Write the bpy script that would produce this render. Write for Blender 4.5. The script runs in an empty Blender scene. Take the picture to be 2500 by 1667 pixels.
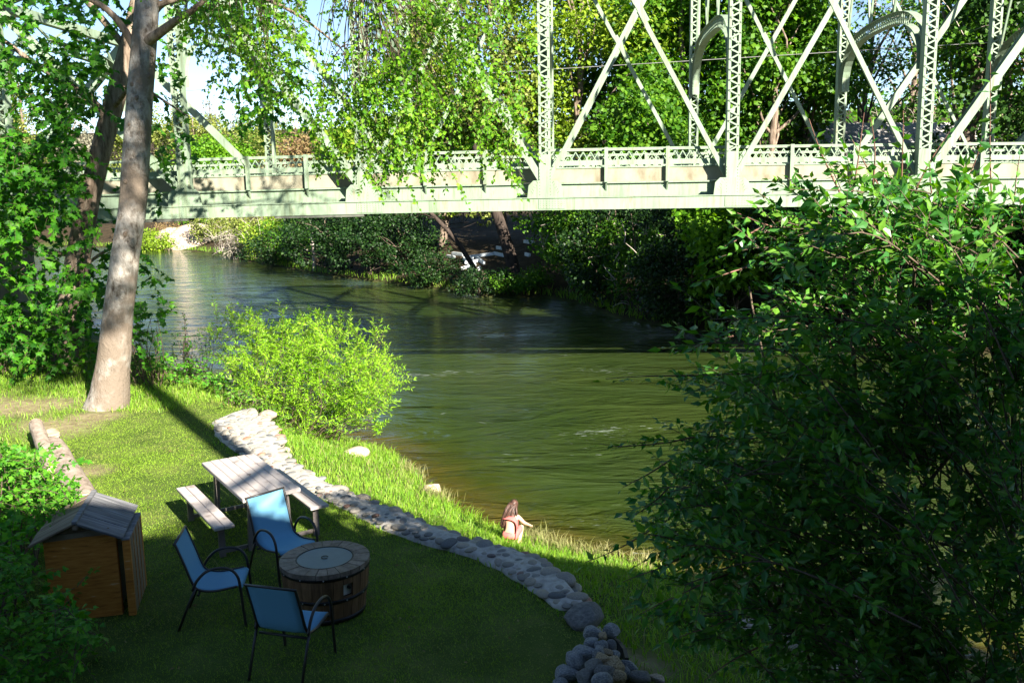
import bpy, math, random
import numpy as np
from mathutils import Matrix, Vector

R = np.random.default_rng(7)
random.seed(7)
sc = bpy.context.scene
COL = sc.collection
rad = math.radians

# ------------------------------------------------------------------ camera
H0 = 4.515
PITCH, ROLL, FPX = 0.1736, -0.0178, 2272.84
cam_d = bpy.data.cameras.new('camera')
cam_d.sensor_width = 36.0
cam_d.lens = 36.0 * FPX / 2500.0
cam_d.clip_start = 0.05
cam_d.clip_end = 3000
cam = bpy.data.objects.new('camera', cam_d)
COL.objects.link(cam)
cam.matrix_world = (Matrix.Translation((0, 0, H0)) @ Matrix.Rotation(math.pi / 2 - PITCH, 4, 'X')
                    @ Matrix.Rotation(ROLL, 4, 'Z'))
sc.camera = cam

# ------------------------------------------------------------------ sky, sun, exposure
SUN_AZ, SUN_EL = 33.0, 28.0          # shadows run 33 degrees left of straight ahead
w = bpy.data.worlds.new('World')
sc.world = w
w.use_nodes = True
nt = w.node_tree
bg = nt.nodes['Background']
sky = nt.nodes.new('ShaderNodeTexSky')
sky.sky_type = 'NISHITA'
sky.sun_disc = False
sky.sun_elevation = rad(SUN_EL)
sky.sun_rotation = rad(180 - SUN_AZ)
sky.air_density = 0.7
sky.dust_density = 0.0
sky.ozone_density = 1.5
nt.links.new(sky.outputs[0], bg.inputs[0])
bg.inputs[1].default_value = 0.05
sd = bpy.data.lights.new('sun', 'SUN')
sd.energy = 5.0
sd.angle = rad(0.53)
sd.color = (1.0, 0.93, 0.80)
sun = bpy.data.objects.new('sun', sd)
COL.objects.link(sun)
to = Vector((-math.sin(rad(SUN_AZ)) * math.cos(rad(SUN_EL)), math.cos(rad(SUN_AZ)) * math.cos(rad(SUN_EL)), -math.sin(rad(SUN_EL))))
sun.rotation_euler = to.to_track_quat('-Z', 'Y').to_euler()
sun.location = (20, -30, 40)
vs = sc.view_settings
vs.view_transform = 'Standard'
vs.look = 'None'
vs.gamma = 1.0
vs.use_curve_mapping = False
vs.exposure = 2.15
sc.cycles.max_bounces = 6
sc.cycles.diffuse_bounces = 3
sc.cycles.glossy_bounces = 3
sc.cycles.transmission_bounces = 4
sc.cycles.transparent_max_bounces = 6
sc.cycles.caustics_reflective = False
sc.cycles.caustics_refractive = False


# ------------------------------------------------------------------ helpers
def nrm(v):
    v = np.asarray(v, float)
    return v / np.maximum(np.linalg.norm(v, axis=-1, keepdims=True), 1e-9)


def ray(x, y):
    dx, dy = x - 1250.0, y - 833.5
    c, s = math.cos(ROLL), math.sin(ROLL)
    cx, u = (c * dx + s * dy) / FPX, -(-s * dx + c * dy) / FPX
    c, s = math.cos(PITCH), math.sin(PITCH)
    return np.array([cx, c + u * s, -s + u * c])


def at_y(x, y, Y):
    r = ray(x, y)
    return np.array([0, 0, H0]) + r * Y / r[1]


def at_z(x, y, z):
    r = ray(x, y)
    return np.array([0, 0, H0]) + r * (z - H0) / r[2]


EMPT = {}


def tag(o, label=None, cat=None, group=None, kind=None):
    if label: o['label'] = label
    if cat: o['category'] = cat
    if group: o['group'] = group
    if kind: o['kind'] = kind
    return o


def thing(name, loc, label, cat, group=None, rz=0.0):
    o = bpy.data.objects.new(name, None)
    o.empty_display_size = 0.2
    COL.objects.link(o)
    o.location = loc
    o.rotation_euler = (0, 0, rz)
    EMPT[o.name] = Matrix.Translation(loc) @ Matrix.Rotation(rz, 4, 'Z')
    return tag(o, label, cat, group)


def wmat(o):
    return EMPT.get(o.name, Matrix.Identity(4))


def adopt(o, parent, world=True):
    if parent is not None:
        o.parent = parent
        if world:
            o.matrix_parent_inverse = wmat(parent).inverted()
    return o


def mesh_from(name, V, F, mat=None, smooth=False):
    """V (n,3); F an int array (m,k) or list of such arrays"""
    me = bpy.data.meshes.new(name)
    V = np.ascontiguousarray(V, dtype=np.float32)
    Fs = F if isinstance(F, list) else [F]
    Fs = [np.asarray(f, dtype=np.int32) for f in Fs if len(f)]
    me.vertices.add(len(V))
    me.vertices.foreach_set('co', V.ravel())
    loops = np.concatenate([f.ravel() for f in Fs])
    sizes = np.concatenate([np.full(len(f), f.shape[1], np.int32) for f in Fs])
    starts = np.concatenate([[0], np.cumsum(sizes)[:-1]]).astype(np.int32)
    me.loops.add(len(loops))
    me.loops.foreach_set('vertex_index', loops)
    me.polygons.add(len(sizes))
    me.polygons.foreach_set('loop_start', starts)
    me.polygons.foreach_set('use_smooth', np.full(len(sizes), bool(smooth)))
    me.update(calc_edges=True)
    if mat is not None:
        me.materials.append(mat)
    return me


def obj(name, me, parent=None, world=True, M=None):
    o = bpy.data.objects.new(name, me)
    COL.objects.link(o)
    adopt(o, parent, world)
    if M is not None:
        o.matrix_basis = M
    return o


class MB:
    """collects boxes, beams, tubes into one mesh"""
    def __init__(self):
        self.v, self.q, self.t, self.n = [], [], [], 0

    def add(self, V, Q=None, T=None):
        V = np.asarray(V, float)
        if Q is not None and len(Q): self.q.append(np.asarray(Q, int) + self.n)
        if T is not None and len(T): self.t.append(np.asarray(T, int) + self.n)
        self.v.append(V)
        self.n += len(V)
        return self

    def frame(self, c, ax, ay, az, hx, hy, hz, ch=0.0):
        """box centred c with axes and half sizes, corners chamfered a little by ch"""
        c, ax, ay, az = map(lambda a: np.asarray(a, float), (c, ax, ay, az))
        if ch <= 0:
            s = np.array([[-1, -1, -1], [1, -1, -1], [1, 1, -1], [-1, 1, -1], [-1, -1, 1], [1, -1, 1], [1, 1, 1], [-1, 1, 1]], float)
            V = c + s[:, :1] * ax * hx + s[:, 1:2] * ay * hy + s[:, 2:] * az * hz
            Q = [[0, 3, 2, 1], [4, 5, 6, 7], [0, 1, 5, 4], [1, 2, 6, 5], [2, 3, 7, 6], [3, 0, 4, 7]]
            return self.add(V, Q)
        # octagon in (x,y)?  chamfer along the z-facing edges: three rings
        ring = lambda ix, iy, z: [c + ax * sx * ix + ay * sy * iy + az * z for sx, sy in ((-1, -1), (1, -1), (1, 1), (-1, 1))]
        V = ring(hx - ch, hy - ch, -hz) + ring(hx, hy, -hz + ch) + ring(hx, hy, hz - ch) + ring(hx - ch, hy - ch, hz)
        Q = [[0, 3, 2, 1], [12, 13, 14, 15]]
        for k in range(3):
            for i in range(4):
                j = (i + 1) % 4
                Q.append([4 * k + i, 4 * k + j, 4 * k + 4 + j, 4 * k + 4 + i])
        return self.add(V, Q)

    def box(self, c, s, rz=0.0, ch=0.0):
        ca, sa = math.cos(rz), math.sin(rz)
        return self.frame(c, (ca, sa, 0), (-sa, ca, 0), (0, 0, 1), s[0] / 2, s[1] / 2, s[2] / 2, ch)

    def beam(self, p0, p1, w, d, side=(0, 0, 1), ch=0.0):
        p0, p1 = np.asarray(p0, float), np.asarray(p1, float)
        L = np.linalg.norm(p1 - p0)
        a = (p1 - p0) / L
        s = np.asarray(side, float)
        s = nrm(s - a * np.dot(s, a))
        b = np.cross(a, s)
        return self.frame((p0 + p1) / 2, b, s, a, d / 2, w / 2, L / 2, ch)

    def tube(self, P, r, n=8, cap=True, up=(0, 0, 1), flat=1.0):
        P = np.asarray(P, float)
        K = len(P)
        r = np.broadcast_to(np.asarray(r, float), (K,))
        T = nrm(np.gradient(P, axis=0))
        u = np.asarray(up, float)
        if abs(np.dot(T[0], u)) > .9: u = np.array([1., 0, 0]) if abs(T[0][0]) < .8 else np.array([0, 1., 0])
        V = []
        x = nrm(np.cross(u, T[0]))
        an = np.linspace(0, 2 * math.pi, n, endpoint=False)
        for k in range(K):
            x = nrm(x - T[k] * np.dot(x, T[k]))
            y = np.cross(T[k], x)
            V.append(P[k] + r[k] * (np.cos(an)[:, None] * x + flat * np.sin(an)[:, None] * y))
        V = np.concatenate(V)
        Q = []
        for k in range(K - 1):
            for i in range(n):
                j = (i + 1) % n
                Q.append([k * n + i, k * n + j, (k + 1) * n + j, (k + 1) * n + i])
        Tt = []
        if cap:
            V = np.vstack([V, P[0], P[-1]])
            for i in range(n):
                j = (i + 1) % n
                Tt.append([K * n, j, i])
                Tt.append([K * n + 1, (K - 1) * n + i, (K - 1) * n + j])
        return self.add(V, Q, Tt)

    def mesh(self, name, mat, smooth=False):
        F = []
        if self.q: F.append(np.concatenate(self.q))
        if self.t: F.append(np.concatenate(self.t))
        return mesh_from(name, np.concatenate(self.v), F, mat, smooth)

    def build(self, name, mat, parent=None, smooth=False):
        return obj(name, self.mesh(name, mat, smooth), parent)


# ------------------------------------------------------------------ materials
def newmat(name):
    m = bpy.data.materials.new(name)
    m.use_nodes = True
    nt = m.node_tree
    return m, nt, nt.nodes['Principled BSDF'], nt.nodes['Material Output']


def N(nt, typ, **kw):
    n = nt.nodes.new(typ)
    for k, v in kw.items():
        if k in n.inputs.keys(): n.inputs[k].default_value = v
        else: setattr(n, k, v)
    return n


def ramp(nt, fac, stops):
    r = nt.nodes.new('ShaderNodeValToRGB')
    el = r.color_ramp.elements
    while len(el) > 1: el.remove(el[-1])
    el[0].position, el[0].color = stops[0][0], (*stops[0][1], 1)
    for p, c in stops[1:]:
        e = el.new(p)
        e.color = (*c, 1)
    nt.links.new(fac, r.inputs[0])
    return r.outputs[0]


def rnd_value(nt):
    """per-island + per-object random in 0..1"""
    g = nt.nodes.new('ShaderNodeNewGeometry')
    oi = nt.nodes.new('ShaderNodeObjectInfo')
    a = N(nt, 'ShaderNodeMath', operation='ADD')
    nt.links.new(g.outputs['Random Per Island'], a.inputs[0])
    nt.links.new(oi.outputs['Random'], a.inputs[1])
    f = N(nt, 'ShaderNodeMath', operation='FRACT')
    nt.links.new(a.outputs[0], f.inputs[0])
    return f.outputs[0]


def noise(nt, scale, detail=4, rough=.55, stretch=None, coord='Object'):
    tc = nt.nodes.new('ShaderNodeTexCoord')
    n = N(nt, 'ShaderNodeTexNoise', Scale=scale, Detail=detail, Roughness=rough)
    if stretch:
        mp = nt.nodes.new('ShaderNodeMapping')
        mp.inputs['Scale'].default_value = stretch
        nt.links.new(tc.outputs[coord], mp.inputs[0])
        nt.links.new(mp.outputs[0], n.inputs['Vector'])
    else:
        nt.links.new(tc.outputs[coord], n.inputs['Vector'])
    return n.outputs['Fac']


def bump(nt, b, h, strength, dist):
    bp = N(nt, 'ShaderNodeBump')
    bp.inputs['Strength'].default_value = strength
    bp.inputs['Distance'].default_value = dist
    nt.links.new(h, bp.inputs['Height'])
    nt.links.new(bp.outputs[0], b.inputs['Normal'])
    return bp


def surf(name, stops, scale=8, detail=5, rough=.7, stretch=None, bs=.3, bd=.01, metal=0.0, spec=.4, vary=0.0):
    m, nt, b, out = newmat(name)
    f = noise(nt, scale, detail, .6, stretch)
    col = ramp(nt, f, stops)
    if vary:
        hsv = nt.nodes.new('ShaderNodeHueSaturation')
        mr = N(nt, 'ShaderNodeMapRange')
        mr.inputs['To Min'].default_value = 1 - vary
        mr.inputs['To Max'].default_value = 1 + vary
        nt.links.new(rnd_value(nt), mr.inputs['Value'])
        nt.links.new(mr.outputs[0], hsv.inputs['Value'])
        nt.links.new(col, hsv.inputs['Color'])
        col = hsv.outputs[0]
    nt.links.new(col, b.inputs['Base Color'])
    b.inputs['Roughness'].default_value = rough
    b.inputs['Metallic'].default_value = metal
    b.inputs['Specular IOR Level'].default_value = spec
    if bs: bump(nt, b, f, bs, bd)
    return m


def leafmat(name, cols, trans=.35, rough=.5, spec=.25, big=.35):
    """leaf: colour varies leaf by leaf and in broad patches; part of the light shines through"""
    m, nt, b, out = newmat(name)
    r = rnd_value(nt)
    n = noise(nt, .35, 2)
    mx = N(nt, 'ShaderNodeMath', operation='MULTIPLY')
    mx.inputs[1].default_value = 1 - big
    nt.links.new(r, mx.inputs[0])
    ma = N(nt, 'ShaderNodeMath', operation='MULTIPLY_ADD')
    ma.inputs[1].default_value = big
    nt.links.new(n, ma.inputs[0])
    nt.links.new(mx.outputs[0], ma.inputs[2])
    k = len(cols)
    c = ramp(nt, ma.outputs[0], [(i / (k - 1), c) for i, c in enumerate(cols)])
    nt.links.new(c, b.inputs['Base Color'])
    b.inputs['Roughness'].default_value = rough
    b.inputs['Specular IOR Level'].default_value = spec
    t = nt.nodes.new('ShaderNodeBsdfTranslucent')
    g = N(nt, 'ShaderNodeGamma')
    hs = nt.nodes.new('ShaderNodeHueSaturation')
    hs.inputs['Saturation'].default_value = 1.15
    hs.inputs['Value'].default_value = 1.25
    nt.links.new(c, hs.inputs['Color'])
    nt.links.new(hs.outputs[0], t.inputs[0])
    mix = nt.nodes.new('ShaderNodeMixShader')
    mix.inputs[0].default_value = trans
    nt.links.new(b.outputs[0], mix.inputs[1])
    nt.links.new(t.outputs[0], mix.inputs[2])
    nt.links.new(mix.outputs[0], out.inputs[0])
    return m


M = {}
M['steel'] = None


def steel_mat():
    m, nt, b, out = newmat('mint_steel')
    f1 = noise(nt, 1.3, 6, .65, (1, 1, .35))
    f2 = noise(nt, 7, 6, .7, (1, 1, .25))
    c = ramp(nt, f1, [(.3, (.15, .20, .145)), (.5, (.195, .262, .185)), (.75, (.225, .295, .21))])
    rust = ramp(nt, f2, [(.56, (0, 0, 0)), (.72, (.7, .7, .7))])
    mx = N(nt, 'ShaderNodeMixRGB')
    nt.links.new(rust, mx.inputs[0])
    nt.links.new(c, mx.inputs[1])
    mx.inputs[2].default_value = (.17, .13, .07, 1)
    f3 = noise(nt, 3.2, 5, .7, (2.2, 2.2, .16))
    gr = ramp(nt, f3, [(.50, (1, 1, 1)), (.60, (.80, .78, .70)), (.70, (.52, .47, .38))])
    mg = N(nt, 'ShaderNodeMixRGB', blend_type='MULTIPLY')
    mg.inputs[0].default_value = .8
    nt.links.new(mx.outputs[0], mg.inputs[1]); nt.links.new(gr, mg.inputs[2])
    nt.links.new(mg.outputs[0], b.inputs['Base Color'])
    b.inputs['Roughness'].default_value = .55
    b.inputs['Specular IOR Level'].default_value = .35
    bump(nt, b, f2, .12, .01)
    return m


M['steel'] = steel_mat()
M['concrete'] = surf('weathered_concrete', [(.3, (.13, .105, .065)), (.5, (.235, .22, .16)), (.7, (.28, .265, .20))], 2.2, 7, .85, (1, 1, .5), .25, .01)
M['under'] = surf('dark_underside', [(.3, (.05, .06, .05)), (.7, (.12, .12, .10))], 3, 4, .9)
M['rivet'] = surf('rivet_heads', [(.3, (.06, .07, .045)), (.7, (.13, .16, .11))], 5, 3, .6, bs=0)
M['alder_bark'] = None


def bark(name, stops, sc_=6, stretch=(1, 1, .25), bs=.7, bd=.03, patch=None):
    m, nt, b, out = newmat(name)
    f = noise(nt, sc_, 8, .7, stretch)
    c = ramp(nt, f, stops)
    if patch:
        p = ramp(nt, noise(nt, 1.1, 4, .6), [(.46, (0, 0, 0)), (.58, (1, 1, 1))])
        mx = N(nt, 'ShaderNodeMixRGB')
        nt.links.new(p, mx.inputs[0])
        nt.links.new(c, mx.inputs[1])
        mx.inputs[2].default_value = (*patch, 1)
        c = mx.outputs[0]
    nt.links.new(c, b.inputs['Base Color'])
    b.inputs['Roughness'].default_value = .9
    b.inputs['Specular IOR Level'].default_value = .15
    bump(nt, b, f, bs, bd)
    return m


M['alder_bark'] = bark('pale_smooth_bark', [(.33, (.055, .04, .03)), (.42, (.17, .145, .12)), (.53, (.29, .265, .235)), (.72, (.39, .365, .335))], 7, (1, 1, .6), 1.0, .06, (.17, .135, .105))
M['dark_bark'] = bark('brown_furrowed_bark', [(.33, (.045, .032, .022)), (.5, (.16, .12, .09)), (.72, (.30, .24, .19))], 9, (1, 1, .2))
M['pine_bark'] = bark('rough_grey_bark', [(.35, (.02, .015, .012)), (.6, (.06, .045, .037)), (.8, (.11, .085, .07))], 5, (1, 1, .3))
M['twig'] = surf('thin_twigs', [(.3, (.05, .035, .025)), (.7, (.13, .09, .06))], 20, 3, .85, bs=0)
M['red_twig'] = surf('reddish_young_twigs', [(.3, (.07, .03, .02)), (.7, (.20, .10, .07))], 20, 3, .7, bs=0)
M['grey_twig'] = surf('bleached_twigs', [(.3, (.25, .21, .18)), (.7, (.45, .40, .34))], 20, 3, .85, bs=0)

M['l_alder'] = leafmat('alder_leaves', [(.025, .095, .006), (.07, .20, .010), (.15, .32, .014), (.27, .42, .035)], .42)
M['l_maple'] = leafmat('maple_leaves', [(.010, .062, .005), (.025, .12, .007), (.06, .205, .009), (.12, .30, .012)], .36)
M['l_bush'] = leafmat('bush_leaves', [(.020, .105, .030), (.048, .17, .030), (.10, .245, .026), (.18, .33, .034)], .36, .34, .45)
M['l_willow'] = leafmat('willow_leaves', [(.10, .27, .008), (.17, .37, .01), (.25, .45, .02), (.33, .48, .05)], .4)
M['l_bramble'] = leafmat('bramble_leaves', [(.022, .12, .010), (.05, .20, .014), (.10, .28, .018), (.17, .34, .03)], .35)
M['l_shrub'] = leafmat('low_shrub_leaves', [(.03, .11, .012), (.07, .19, .015), (.13, .28, .02), (.22, .33, .05)], .38)
M['t_yel'] = leafmat('yellow_green_foliage', [(.06, .11, .008), (.13, .23, .012), (.23, .34, .025), (.33, .40, .05)], .4)
M['t_mid'] = leafmat('mid_green_foliage', [(.012, .05, .005), (.036, .12, .007), (.085, .20, .010), (.15, .27, .018)], .38)
M['t_brt'] = leafmat('bright_green_foliage', [(.035, .12, .006), (.075, .205, .008), (.135, .29, .012), (.21, .36, .03)], .4)
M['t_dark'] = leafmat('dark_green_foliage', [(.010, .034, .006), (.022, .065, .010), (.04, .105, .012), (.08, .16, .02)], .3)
M['t_deep'] = leafmat('bank_foliage_painted_shade', [(.004, .013, .003), (.008, .027, .006), (.016, .05, .008), (.045, .10, .014)], .25)  # dark green leaves, with the shade of the bank put into their colour
M['t_oli'] = leafmat('olive_foliage', [(.05, .075, .015), (.12, .16, .025), (.21, .25, .05), (.30, .32, .09)], .35)
M['t_gry'] = leafmat('grey_sparse_foliage', [(.10, .10, .07), (.16, .16, .11), (.22, .21, .15), (.28, .26, .19)], .3)
M['t_brn'] = leafmat('russet_spring_foliage', [(.10, .06, .03), (.17, .11, .05), (.22, .16, .07), (.26, .22, .09)], .3)
M['grass'] = leafmat('lawn_blades', [(.10, .21, .014), (.20, .36, .022), (.31, .46, .04), (.44, .50, .10)], .38, .5, .3, .55)
M['tall_grass'] = leafmat('tall_grass_blades', [(.06, .18, .012), (.13, .29, .018), (.23, .38, .03), (.38, .41, .12)], .38, .5, .3, .45)
M['dry_grass'] = leafmat('dry_grass_blades', [(.12, .14, .04), (.20, .21, .07), (.28, .26, .12), (.36, .31, .18)], .3, .6, .2, .4)

M['dry_lawn'] = leafmat('yellowed_lawn_blades', [(.18, .25, .04), (.30, .35, .07), (.40, .41, .12), (.50, .46, .20)], .3, .6, .2, .4)

# ------------------------------------------------------------------ terrain
WATER_Z = -2.1
NEAR = np.array([(60, -22), (30, -6), (20, 2), (9, 9.6), (4.4, 12.7), (2.35, 15.0), (.65, 15.75), (-.6, 17.2), (-1.5, 18.5), (-2.95, 22.0),
                 (-3.9, 22.9), (-6.2, 25.2), (-11, 31), (-19, 42), (-33, 62), (-47, 87), (-80, 100), (-140, 112)], float)
FAR = np.array([(80, -2), (40, 18), (25, 27.5), (13, 34.5), (9.0, 38), (7.1, 40.3), (5.0, 43.5), (4.0, 48), (2.0, 51.6), (-1.5, 52.5), (-5.3, 57.5),
                (-10.9, 63.5), (-14.3, 67.5), (-21, 77.5), (-28, 88.5), (-33, 94), (-38, 97.5), (-50, 104), (-80, 114), (-140, 126)], float)
# wall cross sections: (lawn side), (river side)
WL = np.array([(-5.75, 17.3), (-5.5, 16.6), (-5.05, 15.75), (-4.5, 15.0), (-3.8, 14.05), (-3.13, 13.24), (-2.65, 12.7), (-2.18, 12.16), (-1.73, 11.62),
               (-1.29, 11.22), (-.85, 10.92), (-.4, 10.58), (-.18, 10.23), (.04, 9.93), (.27, 9.54), (.50, 9.18)], float)
WR = np.array([(-5.3, 18.2), (-4.85, 17.6), (-4.32, 16.5), (-3.93, 15.1), (-3.42, 14.28), (-2.77, 13.4), (-2.25, 12.84), (-1.75, 12.36), (-1.33, 11.9),
               (-.94, 11.46), (-.53, 11.14), (-.08, 10.83), (.24, 10.52), (.48, 10.1), (.64, 9.6), (.76, 9.22)], float)
EDGE = np.vstack([[(40, -30), (20, -9), (9, -1), (4.2, 4.2), (2.2, 6.2), (1.4, 7.4), (1.0, 8.4)], WR[::-1],
                  [(-5.9, 18.9), (-7.4, 20.8), (-10.8, 25.0), (-16, 31), (-25, 43), (-38, 63), (-52, 88), (-90, 106), (-140, 118)]])


def dist_poly(P, L):
    d = np.full(len(P), 1e9)
    for a, b in zip(L[:-1], L[1:]):
        ab = b - a
        t = np.clip(((P - a) @ ab) / (ab @ ab), 0, 1)
        d = np.minimum(d, np.linalg.norm(P - (a + t[:, None] * ab), axis=1))
    return d


def inside(P, poly):
    c = np.zeros(len(P), bool)
    n = len(poly)
    for i in range(n):
        a, b = poly[i], poly[(i + 1) % n]
        if a[1] == b[1]: continue
        k = ((a[1] > P[:, 1]) != (b[1] > P[:, 1])) & (P[:, 0] < (b[0] - a[0]) * (P[:, 1] - a[1]) / (b[1] - a[1]) + a[0])
        c ^= k
    return c


LAWN_POLY = np.vstack([EDGE, [(-900, 200), (-900, -900), (900, -900), (900, -400)]])
NEARLAND_POLY = np.vstack([NEAR, [(-900, 200), (-900, -900), (900, -900), (900, -400)]])
FARLAND_POLY = np.vstack([FAR, [(-900, 250), (-900, 1500), (900, 1500), (900, -300)]])


def sm(a, b, x):
    t = np.clip((x - a) / (b - a), 0, 1)
    return t * t * (3 - 2 * t)


def vnoise(P, s, seed=0):
    r = np.random.default_rng(seed)
    o = np.zeros(len(P))
    for k in range(6):
        a = r.uniform(0, 6.28)
        f = s * r.uniform(.6, 1.6)
        o += np.sin((P[:, 0] * math.cos(a) + P[:, 1] * math.sin(a)) * f + r.uniform(0, 6.28))
    return o / 6


def ground(P):
    """height of the land (bank, lawn, river bed) at points (n,2)"""
    P = np.atleast_2d(np.asarray(P, float))[:, :2]
    lawn = inside(P, LAWN_POLY)
    near = inside(P, NEARLAND_POLY)
    far = inside(P, FARLAND_POLY)
    dn, df, de = dist_poly(P, NEAR), dist_poly(P, FAR), dist_poly(P, EDGE)
    dw = dist_poly(P, np.vstack([[(1.4, 7.4)], WR[::-1]]))
    z = WATER_Z - np.minimum(.42 * np.minimum(dn, df), 1.3) - .02
    t = de / (de + dn + 1e-6)
    zt = -.34 * sm(4.0, .8, dw)
    zb = zt + (WATER_Z - zt) * (t * .55 + .45 * sm(0, 1, t)) + .05 * vnoise(P, 2.2, 3)
    z = np.where(near, zb, z)
    zl = .02 * vnoise(P, 1.1, 1) + .10 * np.clip(-8.5 - P[:, 0], 0, 30) * sm(24, 16, P[:, 1]) - .03 * sm(.5, .0, de)
    z = np.where(lawn, zl, z)
    zf = WATER_Z + .15 + 2.35 * sm(0, 8.5, df) + .035 * np.clip(df - 7, 0, 60) + .11 * np.clip(df - 75, 0, 230) + .18 * vnoise(P, .5, 5) * sm(0, 4, df)
    z = np.where(far, zf, z)
    return z


def gz(x, y):
    return float(ground([(x, y)])[0])


def hit(px, py, zadd=0.0):
    """where the line of sight meets the land"""
    r = ray(px, py)
    ts = np.linspace(5, 220, 2600)
    P = np.array([0, 0, H0]) + ts[:, None] * r
    g = np.maximum(ground(P), WATER_Z) + zadd
    i = np.argmax(P[:, 2] < g)
    return P[i]


def lines(*seg):
    out = []
    for a, b, st in seg:
        out.append(np.arange(a, b, st))
    return np.unique(np.round(np.concatenate(out), 4))


gx = lines((-700, -100, 40), (-100, -24, 3), (-24, 14, .22), (14, 60, 2), (60, 720, 40))
gy = lines((-300, 0, 20), (0, 5, 1), (5, 28, .22), (28, 72, .8), (72, 130, 2.5), (130, 1000, 30))
XX, YY = np.meshgrid(gx, gy)
GP = np.column_stack([XX.ravel(), YY.ravel()])
GZ = ground(GP)
nx, ny = len(gx), len(gy)
ii = (np.arange(ny - 1)[:, None] * nx + np.arange(nx - 1)[None, :]).ravel()
GQ = np.column_stack([ii, ii + 1, ii + nx + 1, ii + nx])

DIRT = [(-10.3, 18.5, 1.2), (-8.7, 17.1, .7), (-6.0, 12.6, .4), (-8.4, 17.9, .5), (1.25, 8.9, .35), (-6.9, 14.4, .3)]


def dirt(P):
    d = np.zeros(len(P))
    nz = vnoise(P, 3.1, 9)
    for x, y, r in DIRT:
        q = np.hypot((P[:, 0] - x) * .8, P[:, 1] - y) / r
        d = np.maximum(d, sm(1.5, .3, q + .5 * nz))
    return d


def point_attr(me, name, vals):
    a = me.attributes.new(name, 'FLOAT', 'POINT')
    a.data.foreach_set('value', np.asarray(vals, np.float32))


def ground_mat():
    m, nt, b, out = newmat('ground')
    g = ramp(nt, noise(nt, 1.2, 8, .7), [(.3, (.028, .050, .009)), (.5, (.06, .095, .018)), (.68, (.11, .13, .036))])
    d = ramp(nt, noise(nt, 5, 8, .7), [(.3, (.12, .095, .05)), (.7, (.28, .235, .14))])
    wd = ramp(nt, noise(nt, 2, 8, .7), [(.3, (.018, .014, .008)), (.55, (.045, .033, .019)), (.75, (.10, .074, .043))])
    at = N(nt, 'ShaderNodeAttribute', attribute_name='dirt')
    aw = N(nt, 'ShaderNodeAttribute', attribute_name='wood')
    m1 = N(nt, 'ShaderNodeMixRGB')
    nt.links.new(at.outputs['Fac'], m1.inputs[0]); nt.links.new(g, m1.inputs[1]); nt.links.new(d, m1.inputs[2])
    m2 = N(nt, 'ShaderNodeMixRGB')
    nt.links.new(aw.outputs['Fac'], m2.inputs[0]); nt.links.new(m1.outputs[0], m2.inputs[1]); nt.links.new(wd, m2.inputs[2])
    nt.links.new(m2.outputs[0], b.inputs['Base Color'])
    b.inputs['Roughness'].default_value = .95
    b.inputs['Specular IOR Level'].default_value = .1
    bump(nt, b, noise(nt, 9, 6, .7), .6, .04)
    return m


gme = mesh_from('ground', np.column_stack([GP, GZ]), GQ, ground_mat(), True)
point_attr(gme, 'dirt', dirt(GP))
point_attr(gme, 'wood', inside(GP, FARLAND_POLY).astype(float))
tag(obj('ground', gme), 'grassy river bank ground with the lawn and the far wooded slope', kind='structure')


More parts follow.
